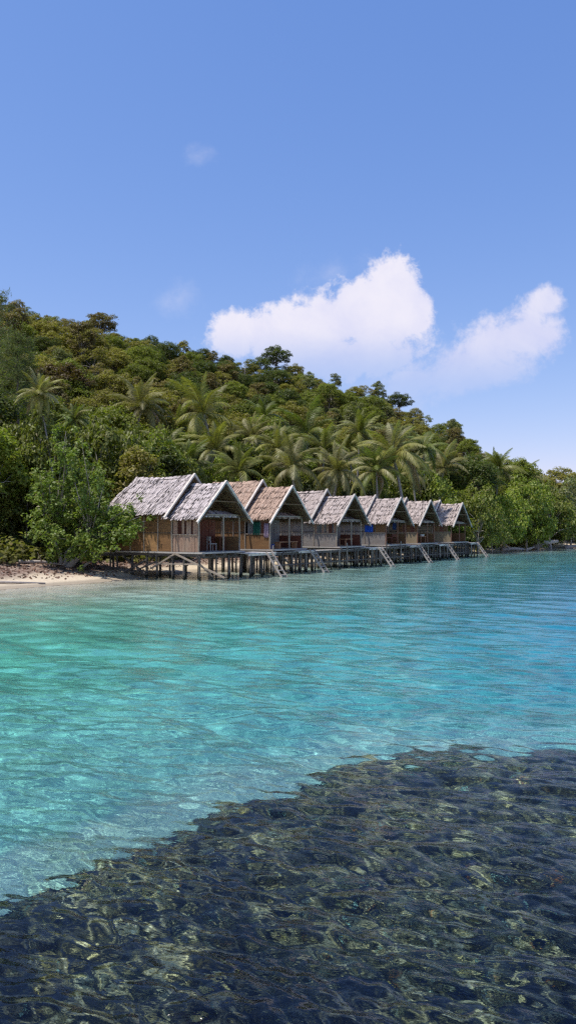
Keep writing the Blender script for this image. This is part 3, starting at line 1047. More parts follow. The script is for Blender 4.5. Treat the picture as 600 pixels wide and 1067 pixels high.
def walkway(name, pts, z, width, label, first_post=0):
    """boardwalk along plan points, each plank a part"""
    a, b = pts
    d = (b - a)
    L = d.length
    rz = math.atan2(d.y, d.x)
    r = add(name, None, None, (a.x, a.y, 0), rz, label=label, cat='boardwalk')
    bpy.context.view_layer.update()
    n = int(L / .24)
    pm = MB().box(-.11, .11, -width / 2, width / 2, -.035, 0).mesh('deck_plank', M['deck'])
    for i in range(n):
        o = add('deck_plank', pm, r, ((i + .5) * L / n, lr.uniform(-.04, .04), z + lr.uniform(-.008, .008)))
        o.scale = (lr.uniform(.85, 1.02), lr.uniform(.93, 1.06), 1)
    for s in (-1, 1):
        m_ = max(1, int(L / 4))
        for i in range(m_):
            MB().bar((L * i / m_ + .01, s * (width / 2 - .1), z - .11 + lr.uniform(-.02, .01)), (L * (i + 1) / m_ - .01, s * (width / 2 - .1), z - .11 + lr.uniform(-.02, .01)), .09, .13).obj('beam', M['beam'] if s > 0 else M['stilt'], r)
    x = .2
    while x < L:
        for s in (-1, 1):
            tall = lr.random() < .12 and s < 0
            stilt(r, x + lr.uniform(-.12, .12), s * (width / 2 - .02), z + (.45 if tall else -.05), thin=lr.random() < .3)
        if lr.random() < .5:
            MB().bar((x, -width / 2 - .03, z - .35), (x + lr.uniform(1, 1.6), -width / 2 - .03, .25), .06, .05).obj('brace', M['stilt'], r)
        x += lr.uniform(.95, 1.5)
    MB().bar((.1, -width / 2 - .05, .55), (L - .1, -width / 2 - .05, .50), .06, .09).obj('stringer', M['stilt'], r)
    return r


walkway('boardwalk', (ROW0 + GG * 4.6 + GA * -.55, ROW0 + GG * 40.2 + GA * -.75), 1.36, 1.0,
        'long grey plank boardwalk on dark posts along the cottage fronts')
walkway('shore_boardwalk', (Vector((-22.0, 47.4, 0)), ROW0 + GA * -6.9 + GG * -1.4), 1.42, .6,
        'narrow plank walkway over the beach, ending at the nearest cottage')

# pale poles nailed across the stilts of the nearest cottage
def near_brace(a, b, r=.045, mat='post'):
    MB().bar(a, b, r * 2, r * 1.6, up=(0, -1, 0)).obj('brace', M[mat], cots[0])
near_brace((-2.1, -2.02, 1.45), (-3.95, -2.02, .55))
near_brace((-2.1, -2.06, 1.47), (1.35, -1.9, .2))
near_brace((-3.6, -2.0, .86), (-.3, -2.0, .88), .04)
near_brace((-6.2, -2.0, 1.25), (-4.3, -2.0, .2), .05, 'stilt')
near_brace((-6.1, -2.05, .2), (-4.2, -2.05, 1.1), .05, 'stilt')
near_brace((-5.6, -2.0, .25), (-3.6, -2.0, .95), .04, 'stilt')
near_brace((-.3, -2.0, .9), (.6, -1.9, .2), .04, 'stilt')


# ---- things on the verandas
def at(i, a, g):
    return locs[i] + GA * a + GG * g


def chair(p, z, rz, mat, label):
    r = add('chair', None, None, (p.x, p.y, z), rz, label=label, cat='chair')
    MB().box(-.22, .22, -.22, .22, .42, .46).obj('seat', mat, r)
    MB().box(-.22, -.18, -.2, .2, .60, .86).obj('backrest', mat, r)
    for x in (-.19, .19):
        for y in (-.19, .19):
            MB().box(x - .02, x + .02, y - .02, y + .02, 0, .42 if x > 0 else .60).obj('leg', mat, r)


def table(p, z, rz, mat, label, lx=.5, ly=.32, h=.68):
    r = add('table', None, None, (p.x, p.y, z), rz, label=label, cat='table')
    MB().box(-lx, lx, -ly, ly, h - .05, h).obj('table_top', mat, r)
    for x in (-lx + .07, lx - .07):
        for y in (-ly + .06, ly - .06):
            MB().box(x - .025, x + .025, y - .025, y + .025, 0, h - .05).obj('leg', mat, r)


def bench(p, z, rz, mat, label, L=1.4):
    r = add('bench', None, None, (p.x, p.y, z), rz, label=label, cat='bench')
    for i in range(3):
        MB().box(-L / 2, L / 2, -.24 + i * .16, -.10 + i * .16, .42, .46).obj('seat_slat', mat, r)
    for x in (-L / 2 + .12, L / 2 - .12):
        MB().box(x - .03, x + .03, -.2, .2, 0, .415).obj('leg', mat, r)


def towel(p, z0, z1, w, rz, c, label, group=None):
    mat = cloth('cloth', c)
    n, k = 14, 6
    V, Fc = [], []
    for j in range(k + 1):
        for i in range(n + 1):
            q = i / n
            V.append(((q - .5) * w, .03 * math.sin(q * 19 + j * .4) + .012 * math.sin(q * 41), z1 + (z0 - z1) * (j / k) + .02 * math.sin(q * 7) * j / k))
    for j in range(k):
        for i in range(n):
            a = j * (n + 1) + i
            Fc.append((a, a + 1, a + n + 2, a + n + 1))
    me = mesh_np('towel', V, Fc, [mat], True)
    o = add('towel', me, None, (p.x, p.y, 0), rz, label=label, cat='towel')
    md = o.modifiers.new('thick', 'SOLIDIFY')
    md.thickness = .012
    return o


chair(at(0, -1.2, .15), FLOOR, ROT + 1.2, M['deck'], 'pale wooden chair on the veranda of the nearest cottage')
table(at(0, -1.6, 1.2), FLOOR, ROT, M['red'], 'dark red table against the wall of the nearest veranda', .45, .3, .85)
bench(at(1, -.85, .5), FLOOR, ROT + 1.57, M['orange'], 'orange bench on the veranda of the brown roofed cottage', 2.2)
table(at(2, -1.0, .4), FLOOR, ROT + 1.57, M['orange'], 'small orange table on the veranda of the third cottage', .55, .3, .55)
chair(at(2, -1.5, -.4), FLOOR, ROT + .4, M['red'], 'red chair beside the small orange table on the third veranda')
table(at(3, -1.1, -.5), FLOOR, ROT + 1.5, M['red'], 'red brown table on the veranda of the fourth cottage', .45, .3, .6)
chair(at(3, -1.2, .9), FLOOR, ROT + 2.5, M['red'], 'red brown chair near the far post of the fourth veranda')
table(at(4, -1.1, .2), FLOOR, ROT + 1.5, M['orange'], 'orange brown table on the veranda of the fifth cottage', .5, .3, .6)
towel(at(1, -1.5, -1.95), 2.45, 3.35, .55, ROT, (.008, .075, .05), 'green cloth hanging in the side opening of the brown roofed cottage')
towel(at(1, -.75, -1.95), 2.3, 3.2, .35, ROT, (.30, .22, .28), 'striped faded towel hanging beside the veranda post of the second cottage')
towel(at(3, -2.0, -1.98), 2.55, 3.42, .75, ROT, (.012, .07, .38), 'bright blue towel hanging in the side opening of the fourth cottage')
towel(at(3, -.1, -1.1), 2.75, 3.3, .4, ROT + 1.2, (.006, .015, .05), 'dark blue cloth hanging on the veranda of the fourth cottage')
bk = add('bucket', MB().tube([(0, 0, 0), (0, 0, .3)], [.13, .17], 12).mesh('bucket', cloth('blue plastic', (.02, .06, .25))), None, (*at(1, -.9, -1.1).to_2d(), FLOOR), label='blue bucket on the floor of the second veranda', cat='bucket')
bk2 = add('basin', MB().tube([(0, 0, 0), (0, 0, .18)], [.18, .26], 14).mesh('basin', cloth('white plastic', (.7, .68, .64))), None, (*at(4, -1.1, .45).to_2d(), FLOOR + .6), label='white basin on the table of the fifth veranda', cat='basin')

# ------------------------------------------------------------------ plants
def leaves(cent, nrm, L, W, g, fold=.25):
    """leaf-shaped faces at cent (n,3) facing nrm; returns verts and quads"""
    n = len(cent)
    nrm = nrm / np.linalg.norm(nrm, axis=1, keepdims=True)
    r = g.normal(size=(n, 3))
    a = np.cross(nrm, r)
    a /= np.linalg.norm(a, axis=1, keepdims=True)
    b = np.cross(nrm, a)
    L = np.broadcast_to(np.asarray(L), (n,))[:, None] * g.uniform(.7, 1.25, (n, 1))
    W = np.broadcast_to(np.asarray(W), (n,))[:, None] * g.uniform(.7, 1.25, (n, 1))
    v = np.stack([cent - a * L / 2, cent + b * W / 2 + nrm * fold * W * .5, cent + a * L / 2 - nrm * .15 * L, cent - b * W / 2 + nrm * fold * W * .5], 1)
    return v.reshape(-1, 3), np.arange(n * 4).reshape(n, 4)


def crown_mesh(name, seed, rad, hgt, nclump, per, leafL, leafW, mat, clump=(.28, .42), flat=.75, low=.0, tw=None):
    g = np.random.default_rng(seed)
    C = []
    tries = 0
    while len(C) < nclump and tries < 4000:
        tries += 1
        d = g.normal(size=3)
        d /= np.linalg.norm(d)
        if d[2] < -.35 + low:
            continue
        k = g.uniform(.45, 1.0) ** .6
        p = np.array([d[0] * rad * k, d[1] * rad * k, hgt * .45 + d[2] * hgt * .5 * k])
        p[:2] *= g.uniform(.75, 1.12)
        if all(np.linalg.norm((p - q[0]) / [1, 1, .8]) > rad * .26 for q in C):
            C.append((p, rad * g.uniform(*clump)))
    cs, ns = [], []
    for p, r in C:
        d = g.normal(size=(per, 3))
        d /= np.linalg.norm(d, axis=1, keepdims=True)
        d[:, 2] = np.where(d[:, 2] < -.3, -d[:, 2] * .7, d[:, 2])
        rr = r * g.uniform(.35, 1.08, (per, 1)) ** .5
        pos = p + d * rr * [1, 1, flat]
        pos += g.normal(size=(per, 3)) * r * .07
        cs.append(pos)
        ns.append(d * .8 + [0, 0, .75] + g.normal(size=(per, 3)) * .45)
    v, f = leaves(np.concatenate(cs), np.concatenate(ns), leafL, leafW, g)
    return mesh_np(name, v, f, [mat]), C


def trunk_mesh(name, seed, C, hgt, r0, mat, base=(0, 0, -3.0), lean=(0, 0)):
    g = random.Random(seed)
    mb = MB()
    fork = Vector((lean[0] * .5, lean[1] * .5, hgt * .12))
    mb.tube([base, (base[0] * .4, base[1] * .4, base[2] * .4), fork, (lean[0], lean[1], hgt * .5)], [r0, r0 * .85, r0 * .7, r0 * .35], 8)
    for i, (p, r) in enumerate(C):
        if i % 2 and i > 6:
            continue
        s = fork.lerp(Vector((lean[0], lean[1], hgt * .5)), g.uniform(0, .8))
        e = Vector(p)
        m1 = s.lerp(e, .5) + Vector((g.uniform(-.2, .2), g.uniform(-.2, .2), g.uniform(-.1, .4))) * r
        mb.tube([s, m1, e], [r0 * .32, r0 * .18, r0 * .06], 5)
    return mb.mesh(name, mat, True)


# crowns in metres, radius about 3
KINDS = {}
def kind(key, seed, rad, hgt, nclump, per, lL, lW, mat, bark, base=-3.0, **kw):
    cm, C = crown_mesh('crown', seed, rad, hgt, nclump, per, lL, lW, M[mat], **kw)
    tm = trunk_mesh('trunk', seed, C, hgt, rad * .05, M[bark], (0, 0, base))
    KINDS.setdefault(key, []).append((cm, tm))

for s in range(3):
    kind('round', 20 + s, 2.9, 4.6, 32, 150, .27, .16, 'leaf', 'bark')
    kind('dense', 30 + s, 2.6, 4.2, 46, 140, .23, .14, 'leaf', 'bark', clump=(.2, .34))
    kind('open', 40 + s, 3.0, 4.4, 20, 120, .25, .14, 'leaf', 'bark_pale', clump=(.2, .32), flat=.6)
for s in range(2):
    kind('tall', 50 + s, 2.0, 6.4, 28, 140, .27, .15, 'leaf', 'bark_pale', clump=(.3, .45))
for s in range(3):
    kind('coast', 60 + s, 2.8, 4.2, 42, 130, .27, .15, 'leaf_big', 'bark_pale', base=-1.5, clump=(.22, .36), low=-.4)

DARK, MID, OLIVE, BROWN, PALE, BRIGHT = (.075, .092, .024), (.160, .175, .034), (.225, .195, .050), (.19, .150, .060), (.18, .185, .080), (.21, .245, .038)
CN = {DARK: 'dark green', MID: 'mid green', OLIVE: 'olive', BROWN: 'brownish', PALE: 'grey green', BRIGHT: 'bright green'}
TREE_GROUP = {'round': 'broad crowned trees of the hillside', 'dense': 'broad crowned trees of the hillside', 'open': 'broad crowned trees of the hillside', 'tall': 'tall narrow trees of the hillside', 'coast': 'leafy shore trees'}


def tree(key, x, y, s, colr, label, name='hill_tree', group=None, z=None, sz=None, cat='tree'):
    cm, tm = random.choice(KINDS[key])
    z0 = gz(x, y) if z is None else z
    r = add(name, None, None, (x, y, z0), random.uniform(0, 6.28), (s, s, sz or s * random.uniform(.85, 1.15)), label=label, cat=cat, group=group or TREE_GROUP[key])
    j = random.uniform(.8, 1.2)
    add('crown', cm, r, color=tuple(c * j for c in colr))
    add('trunk', tm, r)
    return r


def where(px, q):
    h = ('near the shore' if q < .06 else 'at the hill foot' if q < .15 else 'low on the hill' if q < .3 else 'on the lower slope' if q < .42 else 'halfway up the hill' if q < .54
         else 'on the upper slope' if q < .66 else 'high on the hill' if q < .78 else 'just under the ridge' if q < .9 else 'on the ridge' if q < 1.0 else 'on the skyline')
    marks = [(-60, 'at the left edge'), (45, 'above the left beach'), (120, 'above the shore tree'), (185, 'above the nearest cottage'), (235, 'above the first gable'),
             (285, 'above the brown roofed cottage'), (335, 'above the third rear roof'), (385, 'above the third cottage'), (430, 'above the fourth cottage'), (480, 'above the last two cottages'),
             (530, 'right of the row'), (575, 'above the right bushes'), (999, 'at the right edge')]
    for a, b in marks:
        if px < a + 25:
            return h + ' ' + b
    return h


# hillside: jittered in plan so that the crowns stand shoulder to shoulder
g3 = random.Random(21)
pts = []
cands = []
for _ in range(26000):
    px = g3.uniform(-70, 680)
    qy = g3.uniform(0, 1.08)
    fy = float(np.interp(px, PXK, FOOT_Y)) + 8
    ry = float(np.interp(px, PXK, RIDGE_Y))
    y = fy + (ry - fy) * qy
    x = (px - 300) / 800 * y
    cands.append((px, qy, x, y))
for c in cands:
    sp = 2.9 + .35 * c[1] + (.6 if c[2] > 25 else 0)
    if all((c[2] - p[2]) ** 2 + (c[3] - p[3]) ** 2 > sp * sp for p in pts):
        pts.append(c)
pts.sort(key=lambda c: c[3])
print('hill trees', len(pts))
COUNT = {}
near = pts if len(pts) < 560 else pts[:560]
used = {}
for (px, q, x, y) in pts:
    r = g3.random()
    big = vnoise(np.array([x]), np.array([y]), 16, 31)[0]
    rr = r + big * .7
    if q < .3:
        colr = MID if rr < .45 else BRIGHT if rr < .7 else DARK if rr < .9 else OLIVE
    else:
        colr = DARK if rr < .16 else MID if rr < .38 else OLIVE if rr < .72 else BROWN if rr < .92 else PALE
    k = 'round' if r < .33 else 'dense' if r < .6 else 'open' if r < .85 else 'tall'
    s = g3.uniform(.72, 1.15)
    form = {'round': 'rounded', 'dense': 'densely leaved', 'open': 'thin crowned', 'tall': 'tall narrow'}[k]
    if q > .3:
        s *= .82
    if q > .88:
        s *= .8
    size = 'small ' if s < .86 else 'large ' if s > 1.02 else ''
    lab = f'{size}{CN[colr]} {form} tree {where(px, q)}'
    nm = {'round': 'rounded_tree', 'dense': 'dense_tree', 'open': 'open_tree', 'tall': 'narrow_tree'}[k]
    tree(k, x, y, s, colr, lab, name=nm, z=gz(x, y) + (g3.uniform(.3, 1.5) if q < .8 else g3.uniform(.2, .7)))
# a few that stand out on the skyline
for px, py, y, k, s, colr, lab in [
        (287, 361, 133, 'dense', .95, DARK, 'lone dark treetop standing up from the ridge under the big cloud'),
        (416, 409, 145, 'dense', .85, DARK, 'dark treetop on the skyline at the foot of the right cloud'),
        (395, 406, 144, 'open', .7, OLIVE, 'small olive treetop on the skyline left of the dark treetop'),
        (470, 436, 151, 'dense', .8, MID, 'loose green treetop where the ridge starts to fall to the right'),
        (60, 376, 82, 'dense', 1.3, (.075, .05, .02), 'dark russet rounded crown halfway up behind the leaning palm'),
        (105, 325, 118, 'dense', .9, BROWN, 'russet crown on the left skyline'),
        (300, 405, 128, 'dense', 1.35, (.095, .065, .022), 'russet domed crown below the lone treetop on the ridge')]:
    x = (px - 300) / 800 * y
    zt = EYE + (550 - py) / 800 * y
    hh = {'tall': 6.4, 'open': 4.4, 'dense': 4.2}[k] * s
    tree(k, x, y, s, colr, lab, z=zt - hh, name='skyline_tree' if py < 440 else 'russet_tree', group='trees that stand out')

# undergrowth between the trunks
def undergrowth():
    g = np.random.default_rng(77)
    n = 3300
    px = g.uniform(-120, 720, n)
    q = g.uniform(-.06, 1.05, n)
    fy = np.interp(px, PXK, FOOT_Y) + 9
    ry = np.interp(px, PXK, RIDGE_Y)
    y = fy + (ry - fy) * q
    x = (px - 300) / 800 * y
    z = ground_z(x, y, False)
    cs, ns = [], []
    for X, Y, Z in zip(x, y, z):
        per = 75
        r = g.uniform(.8, 1.7)
        d = g.normal(size=(per, 3))
        d /= np.linalg.norm(d, axis=1, keepdims=True)
        d[:, 2] = np.abs(d[:, 2])
        cs.append(np.array([X, Y, Z]) + d * r * [1, 1, 1.1] * g.uniform(.5, 1, (per, 1)))
        ns.append(d * .7 + [0, 0, .7] + g.normal(size=(per, 3)) * .4)
    v, f = leaves(np.concatenate(cs), np.concatenate(ns), .38, .22, g)
    add('undergrowth', mesh_np('undergrowth', v, f, [M['leaf']]), kind='stuff', color=(.16, .155, .045))
undergrowth()


# ---- coconut palms
def frond_mesh(seed, L=3.6, droop=1.0, dry=0):
    g = random.Random(seed)
    V, Fs = [], []
    n = 40
    def P(t):
        return Vector((L * (t - .12 * t * t * droop), 0, L * (.50 * t - .62 * droop * t * t)))
    mid = [P(i / n) for i in range(n + 1)]
    w = .030
    for i in range(n):
        a, b = mid[i], mid[i + 1]
        ww = w * (1 - i / n) + .006
        k = len(V)
        V += [(a.x, -ww, a.z), (a.x, ww, a.z), (b.x, ww, b.z), (b.x, -ww, b.z), (a.x, 0, a.z - ww), (b.x, 0, b.z - ww)]
        Fs += [(k, k + 1, k + 2, k + 3), (k + 1, k + 4, k + 5, k + 2), (k + 4, k, k + 3, k + 5)]
    for i in range(3, n * 2):
        t = i / (2 * n)
        p = P(t)
        tan = (P(min(1, t + .02)) - P(t - .02)).normalized()
        ll = L * .27 * math.sin(math.pi * min(1, t * .86 + .13)) ** .6 * (1.0 - .35 * t)
        for s in (-1, 1):
            l = ll * g.uniform(.8, 1.1)
            out = (tan * .62 + Vector((0, s * .8, 0)) + Vector((0, 0, g.uniform(-.28, .08) - .15 * droop))).normalized()
            hang = Vector((0, 0, -1)) * l * g.uniform(.15, .45) * droop
            m_ = p + out * l * .5 + hang * .25
            e = p + out * l * .92 + hang
            hw = .019
            k = len(V)
            V += [tuple(p - tan * hw), tuple(p + tan * hw), tuple(m_ + tan * hw * 1.1), tuple(m_ - tan * hw * 1.1), tuple(e)]
            Fs += [(k, k + 1, k + 2, k + 3), (k + 3, k + 2, k + 4)]
    me = bpy.data.meshes.new('frond')
    me.from_pydata(V, [], Fs)
    me.materials.append(M['frond'])
    me.update()
    return me


FRONDS = [frond_mesh(i, 3.6, .55 + .28 * i) for i in range(5)]
NUT = MB().tube([(0, 0, -.13), (0, 0, -.07), (0, 0, .05), (0, 0, .12)], [.04, .12, .12, .04], 8).mesh('coconut', M['husk'], True)
for nm in ('tr',):
    pass


def palm(px, py, y, s, label, lean=.5, colr=(.085, .115, .028), nf=25, seed=0):
    g = random.Random(seed + 100)
    wind = g.uniform(0, 6.28)
    x = (px - 300) / 800 * y
    zc = EYE + (550 - py) / 800 * y
    lx = lean * g.choice((-1, 1))
    zb = gz(x + lx, y)
    r = add('coconut_palm', None, None, (x + lx, y, zb), 0, label=label, cat='palm tree', group='coconut palms behind the cottages')
    H = zc - zb
    tb = MB()
    k = 12
    tb.tube([(-lx * (i / k) ** 1.6, 0, H * i / k - (.2 if i == 0 else 0)) for i in range(k + 1)], [.22 * s] + [.15 * s * (1 - .35 * i / k) for i in range(k)], 8)
    tb.obj('trunk', M['bark_pale'], r, smooth=True)
    for i in range(nf):
        q = i / nf
        az = i * 2.399 + g.uniform(-.6, .6)
        el = 1.15 - 1.9 * q + g.uniform(-.3, .3) + .18 * math.cos(az - wind)
        me = FRONDS[min(4, int(q * 4 + g.uniform(0, 1.2)))]
        ss = 1.02 * s * g.uniform(.85, 1.15) * (.8 if q < .12 else 1)
        o = add('frond', me, r, (-lx, 0, H + .1), scale=ss)
        o.rotation_euler = Matrix.Rotation(az, 4, 'Z').to_euler()
        o.rotation_euler = (Matrix.Rotation(az, 4, 'Z') @ Matrix.Rotation(-el, 4, 'Y') @ Matrix.Rotation(g.uniform(-.35, .35), 4, 'X')).to_euler()
        c = colr if q < .95 else (.32, .22, .12)
        if g.random() < .15:
            c = (.26, .24, .10)
        j = g.uniform(.85, 1.2)
        o.color = (*[v * j for v in c], 1)
    for i in range(5):
        a = g.uniform(0, 6.28)
        add('coconut', NUT, r, (-lx + math.cos(a) * .28, math.sin(a) * .28, H - .15), scale=s)
    return r


PALMS = [
    (185, 447, 80, 1.0, 'yellowish palm crown between the largest one and the slender one'),
    (225, 470, 68, .9, 'palm crown just above the join of the first two roofs'),
    (275, 435, 92, 1.0, 'small looking palm high behind the brown roofed cottage'),
    (303, 488, 66, .85, 'low palm fronds over the peak of the second gable'),
    (338, 470, 76, .95, 'palm crown leaning over the third rear roof'),
    (362, 470, 84, .9, 'palm crown between the third and fourth rear roofs'),
    (392, 492, 72, .85, 'low palm fronds brushing the fourth rear roof'),
    (428, 492, 80, .8, 'low young palm behind the fourth gable'),
    (545, 500, 112, .95, 'half hidden palm between the wide palm and the low palm on the right'),
    (40, 412, 50, .52, 'palm with a straight grey trunk standing on the left beach behind the shrubs'),
    (78, 438, 60, .62, 'palm crown with dry silvery fronds right of the beach palm'),
    (147, 425, 72, 1.0, 'slender palm crown above the left end of the first roof'),
    (171, 468, 66, .9, 'low palm crown close behind the first roof'),
    (212, 432, 74, 1.15, 'largest palm crown, standing above the peak of the first cottage'),
    (196, 485, 62, .8, 'short young palm directly behind the peak of the first rear roof'),
    (262, 458, 75, 1.1, 'drooping palm crown above the brown rear roof'),
    (250, 492, 62, .75, 'short palm with low fronds behind the second roof'),
    (290, 468, 70, 1.0, 'palm with one dry hanging frond above the second gable'),
    (320, 452, 82, 1.05, 'palm crown above the third rear roof'),
    (352, 492, 68, .95, 'low full palm right behind the third roof'),
    (375, 450, 82, 1.0, 'upright palm crown above the fourth rear roof'),
    (410, 476, 74, 1.15, 'broad palm crown above the fourth gable'),
    (441, 468, 88, 1.0, 'palm with pale arching fronds above the fifth roof'),
    (462, 488, 92, .9, 'smaller palm above the last roof'),
    (519, 490, 104, 1.1, 'wide palm crown on the right above the shore bushes'),
    (562, 516, 110, 1.0, 'low palm with dry fronds near the right end of the beach'),
    (492, 492, 98, .9, 'palm half hidden behind the dark tree beyond the row'),
    (120, 478, 66, .9, 'palm half hidden behind the broad leaved shore tree'),
]
for i, (px, py, y, s, lab) in enumerate(PALMS):
    palm(px, py, y, s * (.82, 1.08, .92, 1.15, .98)[i % 5], lab, seed=i, nf=(25, 19, 28, 22, 16)[(i * 3) % 5], lean=(.5, 1.4, .2, .9)[i % 4], colr=[(.20, .205, .04), (.25, .235, .055), (.15, .175, .035), (.21, .19, .06)][i % 4])

# ---- shore trees and bushes
def shore(key, px, py_top, y, s, colr, label, name='shore_tree', sz=None, z=None):
    """placed by its crown top"""
    x = (px - 300) / 800 * y
    zt = EYE + (550 - py_top) / 800 * y
    h0 = {'coast': 4.2, 'round': 4.6, 'dense': 4.2, 'open': 4.4, 'tall': 6.4}[key]
    if sz is None and key == 'coast':
        sz = min(2.1 * s, max(s, (zt - gz(x, y) + .1) / (.98 * h0)))
    hh = h0 * (sz or s)
    return tree(key, x, y, s, colr, label, name=name, z=zt - hh * .96, sz=sz or s, group='leafy trees and bushes along the shore')


SH = [
    ('round', -28, 395, 52, 1.1, DARK, 'dark leafy tree at the left edge of the beach'),
    ('coast', 12, 452, 50, .9, MID, 'green bush under the dark casuarina on the left'),
    ('coast', 44, 432, 50.8, .8, MID, 'leafy bush behind the beach palm trunk'),
    ('coast', 18, 500, 52.5, .85, BRIGHT, 'light green bush low at the back of the left beach'),
    ('coast', -14, 508, 48.5, .8, MID, 'dark bush at the back of the beach on the left edge'),
    ('coast', 62, 512, 51, .8, MID, 'leafy bush right of the beach palm trunk'),
    ('coast', 105, 440, 58, 1.1, MID, 'broad bush rising behind the shore tree'),
    ('coast', 150, 452, 60, 1.0, BRIGHT, 'bright bush over the left end of the grey roof'),
    ('coast', 188, 478, 61, .75, MID, 'small bush behind the first ridge'),
    ('coast', 232, 478, 64, .7, BRIGHT, 'glossy green bush between the first and second roofs'),
    ('coast', 284, 494, 67, .75, MID, 'bush behind the brown roof'),
    ('coast', 330, 498, 72, .7, DARK, 'dark bush behind the third rear roof'),
    ('coast', 378, 500, 78, .9, DARK, 'dark bush behind the fourth rear roof'),
    ('coast', 428, 482, 85, 1.1, MID, 'round leafy bush above the fifth roof'),
    ('coast', 448, 495, 86, 1.0, BRIGHT, 'bright leafy bush behind the last two roofs'),
    ('dense', 492, 478, 94, 1.35, DARK, 'dark dense tree just beyond the last cottage'),
    ('coast', 498, 508, 88, 1.0, MID, 'leafy bush behind the free standing landing'),
    ('coast', 466, 520, 90, 1.0, MID, 'bush seen through the open side of the last cottage'),
    ('coast', 524, 512, 96, 1.1, BRIGHT, 'brightest bush hanging over the right beach'),
    ('coast', 548, 498, 101, 1.25, BRIGHT, 'tall bright bush left of the driftwood'),
    ('dense', 535, 478, 110, 1.3, MID, 'green tree above the bright bushes'),
    ('coast', 572, 505, 108, 1.35, MID, 'leafy tree behind the big driftwood'),
    ('coast', 594, 500, 116, 1.4, PALE, 'grey green tree at the right edge of the beach'),
    ('dense', 585, 488, 128, 1.4, OLIVE, 'olive tree on the low end of the ridge at the right'),
    ('coast', 620, 508, 125, 1.4, MID, 'leafy tree past the right edge'),
    ('coast', 560, 535, 101, .8, BRIGHT, 'low bright bush touching the right beach'),
    ('coast', 590, 530, 112, .9, MID, 'low bush at the far end of the beach'),
    ('coast', 512, 535, 92, .8, MID, 'low bush just right of the last ladder'),
]
MIXED = [
    (204, 452, 70, MID), (226, 444, 80, OLIVE), (248, 462, 69, DARK), (268, 440, 88, OLIVE), (292, 446, 86, MID), (308, 470, 72, BRIGHT), (332, 448, 88, OLIVE),
    (348, 462, 80, MID), (366, 446, 92, OLIVE), (386, 470, 78, MID), (402, 446, 96, BROWN), (424, 458, 90, OLIVE), (446, 452, 100, MID), (468, 468, 98, OLIVE),
    (488, 458, 112, MID), (130, 448, 70, OLIVE), (160, 436, 78, MID), (182, 460, 68, DARK), (96, 424, 72, MID)]
for px, pt, y, c_ in MIXED:
    SH.append(('round' if px % 4 else 'dense', px, pt, y, .62, c_, f'{CN[c_]} leafy tree among the palms {where(px, .2)[16:].strip()}'))
for k, px, pt, y, s, colr, lab in SH:
    shore(k, px, pt, y, s, colr, lab, name='shore_tree' if s > 1 else 'shore_bush')


def casuarina(px, py_top, y, h, label, seed):
    g = np.random.default_rng(seed)
    x = (px - 300) / 800 * y
    zt = EYE + (550 - py_top) / 800 * y
    r = add('casuarina_tree', None, None, (x, y, zt - h), 0, label=label, cat='tree', group='feathery trees at the left edge')
    mb = MB()
    mb.tube([(0, 0, -4), (0, 0, h * .5), (0, 0, h)], [.22, .13, .02], 7)
    cs, ns = [], []
    for i in range(90):
        q = g.uniform(.12, 1) ** .8
        L = (1.15 - q) * h * .24 + .3
        a = g.uniform(0, 6.28)
        b = np.array([0, 0, h * q * .97])
        e = b + np.array([math.cos(a) * L, math.sin(a) * L, L * .35])
        mb.tube([tuple(b), tuple(e)], [.03, .008], 4)
        n = 130
        tt = g.uniform(.15, 1.1, (n, 1))
        pos = b + (e - b) * tt + g.normal(size=(n, 3)) * .18 - [0, 0, .12]
        cs.append(pos)
        d = g.normal(size=(n, 3))
        ns.append(d)
    v, f = leaves(np.concatenate(cs), np.concatenate(ns), .34, .035, g)
    add('crown', mesh_np('crown', v, f, [M['leaf']]), r, color=(.12, .14, .05))
    mb.obj('trunk', M['bark'], r)


casuarina(-6, 298, 60, 19, 'tall feathery tree reaching the skyline at the left edge', 1)
casuarina(18, 345, 56, 14, 'second feathery tree, shorter, just right of the tall one at the left edge', 2)


